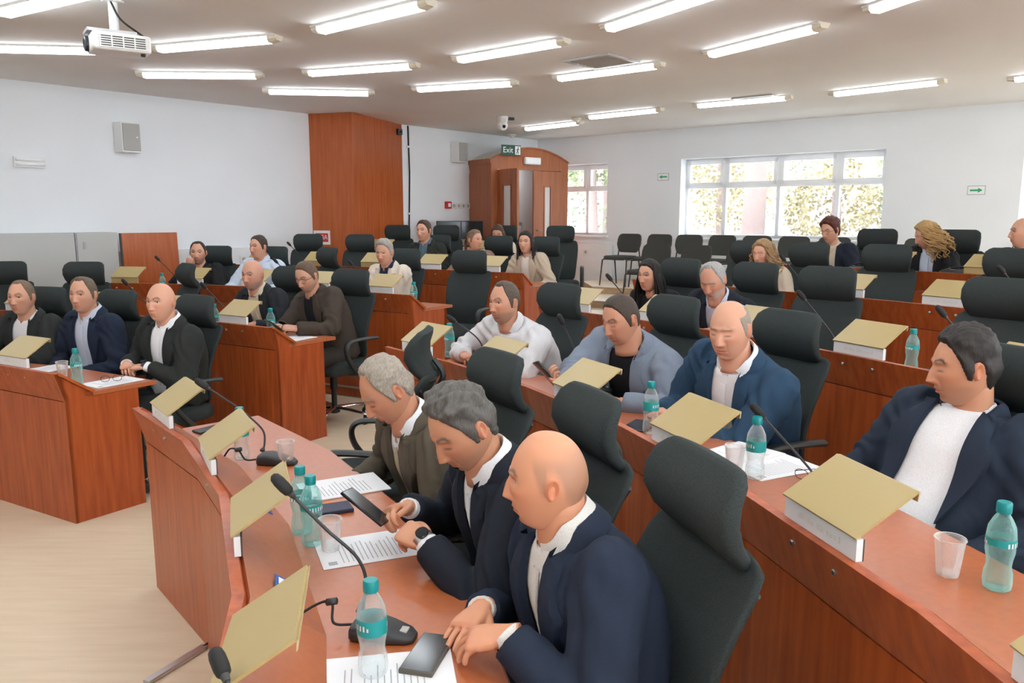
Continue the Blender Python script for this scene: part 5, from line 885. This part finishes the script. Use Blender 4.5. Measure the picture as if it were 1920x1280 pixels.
# gooseneck microphones
def mic(base, path, label, rz, cable=None, full=True):
    T = thing('microphone', label, 'microphone', tuple(base), R_(rz), 'gooseneck microphones'); Mi = T.matrix_basis.copy(); Mi = (Matrix.Translation(base) @ Matrix.Rotation(R_(rz), 4, 'Z')).inverted(); lp = [Mi @ Vector(p) for p in path]
    rg = []
    for x, w, h in ((-.062, .036, .030), (-.055, .044, .042), (-.02, .045, .045), (.03, .040, .034), (.075, .030, .022), (.090, .018, .014)): rg.append([(x, w * np.sign(math.cos(q)) * abs(math.cos(q)) ** .4, max(0, h / 2 + h / 2 * np.sign(math.sin(q)) * abs(math.sin(q)) ** .5)) for q in np.linspace(0, 6.283, 16, endpoint=False)])
    b = MB().loft(rg).build('base', 'plastic_black', T, 40); MB().rbox((.062, 0, .024), (.022, .026, .006), .002).build('talk_button', 'grey_plastic', b)
    P = bez(lp, 7); MB().tube(P, np.interp(np.linspace(0, 1, len(P)), [0, .06, .12, 1], [.011, .009, .0042, .0040]), 8).build('gooseneck', 'plastic_black', T, True); d = nrm(P[-1] - P[-3]); MB().tube([P[-1] - d * .012, P[-1], P[-1] + d * .004], [.006, .008, .009], 10).build('collar', 'iron', T, True)
    MB().tube([P[-1] + d * x for x in (0, .006, .02, .04, .055, .062)], [.008, .0125, .0145, .0145, .012, .005], 12).build('foam_head', 'rubber', T, True)
    if cable: MB().tube(bez([Mi @ Vector(p) for p in cable], 8), .0035, 6).build('cable', 'rubber', T, True); c = Mi @ Vector(cable[len(cable) // 2]); MB().tube([c + Vector((-.012, 0, 0)), c + Vector((.012, 0, .006))], .009, 8).build('ferrite_bead', 'plastic_black', T, True)
    return T
mic((-.315, 1.745, .738), [(-.368, 1.79, .775), (-.352, 1.80, .84), (-.372, 1.80, .91), (-.446, 1.80, .984), (-.525, 1.80, 1.071)], 'gooseneck microphone nearest the camera on the front right desk', -12, [(-.375, 1.76, .76), (-.42, 1.74, .775), (-.43, 1.77, .81), (-.47, 1.78, .80), (-.54, 1.76, .76)])
mic((-.955, 3.075, .738), [(-1.018, 3.12, .775), (-1.014, 3.14, .80), (-1.02, 3.15, .853), (-1.07, 3.15, .909), (-1.131, 3.15, .959), (-1.235, 3.15, 1.032)], 'gooseneck microphone at the far end of the front right desk', -8, [(-1.02, 3.06, .76), (-1.06, 3.04, .765), (-1.09, 3.05, .80), (-1.13, 3.07, .80), (-1.16, 3.08, .765)])
mic((-.28, .98, .738), [(-.33, 1.0, .775), (-.34, 1.02, .85), (-.40, 1.1, .93), (-.472, 1.2, .975)], 'microphone head at the bottom edge in front of the nearest nameplate', -12)
mic((-.10, 4.46, .838), [(-.15, 4.47, .875), (-.15, 4.48, .93), (-.20, 4.5, 1.03), (-.325, 4.5, 1.125)], 'gooseneck microphone in front of the pale grey shirt', 0); mic((.42, 3.96, .838), [(.36, 3.98, .875), (.352, 4.0, .95), (.31, 4.0, 1.07), (.262, 4.0, 1.175)], 'gooseneck microphone between the grey shirt and the heavy man', -10); mic((1.04, 2.50, .838), [(1.0, 2.52, .875), (.985, 2.56, .90), (.92, 2.6, .975), (.855, 2.62, 1.045)], 'gooseneck microphone right of the clear bottle, second right row', -25)
for k, a, lab in ((1, 75.5, 'microphone at the left picture edge, front left desk'), (2, 84.5, 'microphone at the left picture edge, second left desk'), (2, 69.2, 'microphone left of the bald man, second left desk'), (2, 61.6, 'microphone left of the bald bearded man'), (3, 77.0, 'microphone beside the man resting his chin'), (3, 60.2, 'microphone in front of the cream jacket'), (3, 66.8, 'microphone between the empty chairs, third left desk'), (4, 73.0, 'microphone beside the wood column, fourth left desk'),
                  (3, 39.5, 'microphone in front of the black-haired woman'), (3, 28.0, 'microphone beside an empty chair, third right desk'), (3, 21.9, 'microphone above the lounging man, third right desk'), (4, 37.0, 'microphone right of the curly-haired woman, fourth right desk'), (4, 27.0, 'microphone at the right, fourth right desk')):
    e = np.array([math.cos(R_(a)), math.sin(R_(a))]); tt = np.array([-e[1], e[0]]); B = np.array(pol(RL[k] + .36, a))[:2]; z = deskz(k)
    pth = [tuple(B - e * .055 + tt * o + e * r) + (z + h,) for r, o, h in ((0, 0, .036), (0, .0, .09), (-.03, .03, .17), (-.08, .09, .27), (-.12, .14, .345))]; mic((B[0], B[1], z), pth, lab, a)
# blue cards lying on the sloped board, floor bar with cable, coffee cups, handbags
for a, lab in ((16.6, 'blue printed card on the sloped board near the camera'), (24.6, 'blue printed card on the sloped board behind the third nameplate')):
    T = thing('info_card', lab, 'card', pol(row_R('B', 1)(a) + .125, a, .792), R_(a + 90)); Mx = Matrix.Rotation(R_(36), 4, 'X'); MB().box((-.055, -.04, .008), (.055, .04, .010)).xf(Mx).build('card', 'blue_card', T); MB().box((-.04, -.02, .010), (-.01, .02, .0104)).xf(Mx).build('printed_text', 'plate_white', T); MB().box((.01, -.03, .010), (.045, .03, .0104)).xf(Mx).build('picture', 'sign_white', T)
T = thing('floor_bar', 'flat metal bar with a cable on the floor by the front desk', 'bar', (-1.30, 2.84, 0), math.atan2(.235, .115)); MB().rbox((0, 0, .008), (.28, .035, .014), .003).build('bar', 'steel', T); MB().tube(bez([(.13, 0, .012), (.18, -.01, .03), (.20, -.03, .10), (.20, -.05, .16)], 5), .004, 6).build('cable', 'rubber', T, True)
for i, (a, r, lab) in enumerate(((59.95, .50, 'white coffee cup on a saucer, left one on the back desk end'), (59.75, .60 - .08, 'white coffee cup on a saucer, right one on the back desk end'))):
    T = thing('coffee_cup', lab, 'cup', pol(RL[5] + r - .10 + i * .10 - .06, 60.25 - i * .55, deskz(5)), 0); MB().lathe([(.02, 0), (.05, .006), (.065, .014), (.06, .014), (.02, .006)], 18).build('saucer', 'white_plastic', T, 50); MB().lathe([(.02, .014), (.03, .03), (.038, .07), (.035, .07), (.02, .03)], 16).build('cup_body', 'white_plastic', T, 50); MB().tube(bez([(.034, 0, .06), (.055, 0, .055), (.05, 0, .035), (.03, 0, .032)], 4), .004, 6).build('handle', 'white_plastic', T, True)
for k, a, r, lab, s in ((5, 39.3, .30, 'black handbag lying on the back row desk', 1.0), (5, 35.0, .40, 'dark jacket and bag bundled beside the curly-haired woman', 1.1)):
    T = thing('handbag', lab, 'bag', pol(RL[k] + r, a, deskz(k)), R_(a + 90)); rg = []
    for z, kx in ((0, .85), (.03, 1), (.07, .97), (.10, .75), (.12, .4)): rg.append([(.17 * s * kx * np.sign(math.cos(q)) * abs(math.cos(q)) ** .6, .075 * s * kx * np.sign(math.sin(q)) * abs(math.sin(q)) ** .6, z * s * (1 + .15 * math.sin(3 * q + 1))) for q in np.linspace(0, 6.283, 24, endpoint=False)])
    MB().loft(rg).build('bag_body', 'plastic_black', T, 60); MB().tube(bez([(-.10, 0, .09), (-.11, -.03, .14), (0, -.05, .16), (.11, -.03, .13), (.10, 0, .08)], 5), .008, 6).build('strap', 'rubber', T, True); MB().rbox((.13, .05, .05), (.03, .02, .05), .004).build('buckle', 'chrome', T)
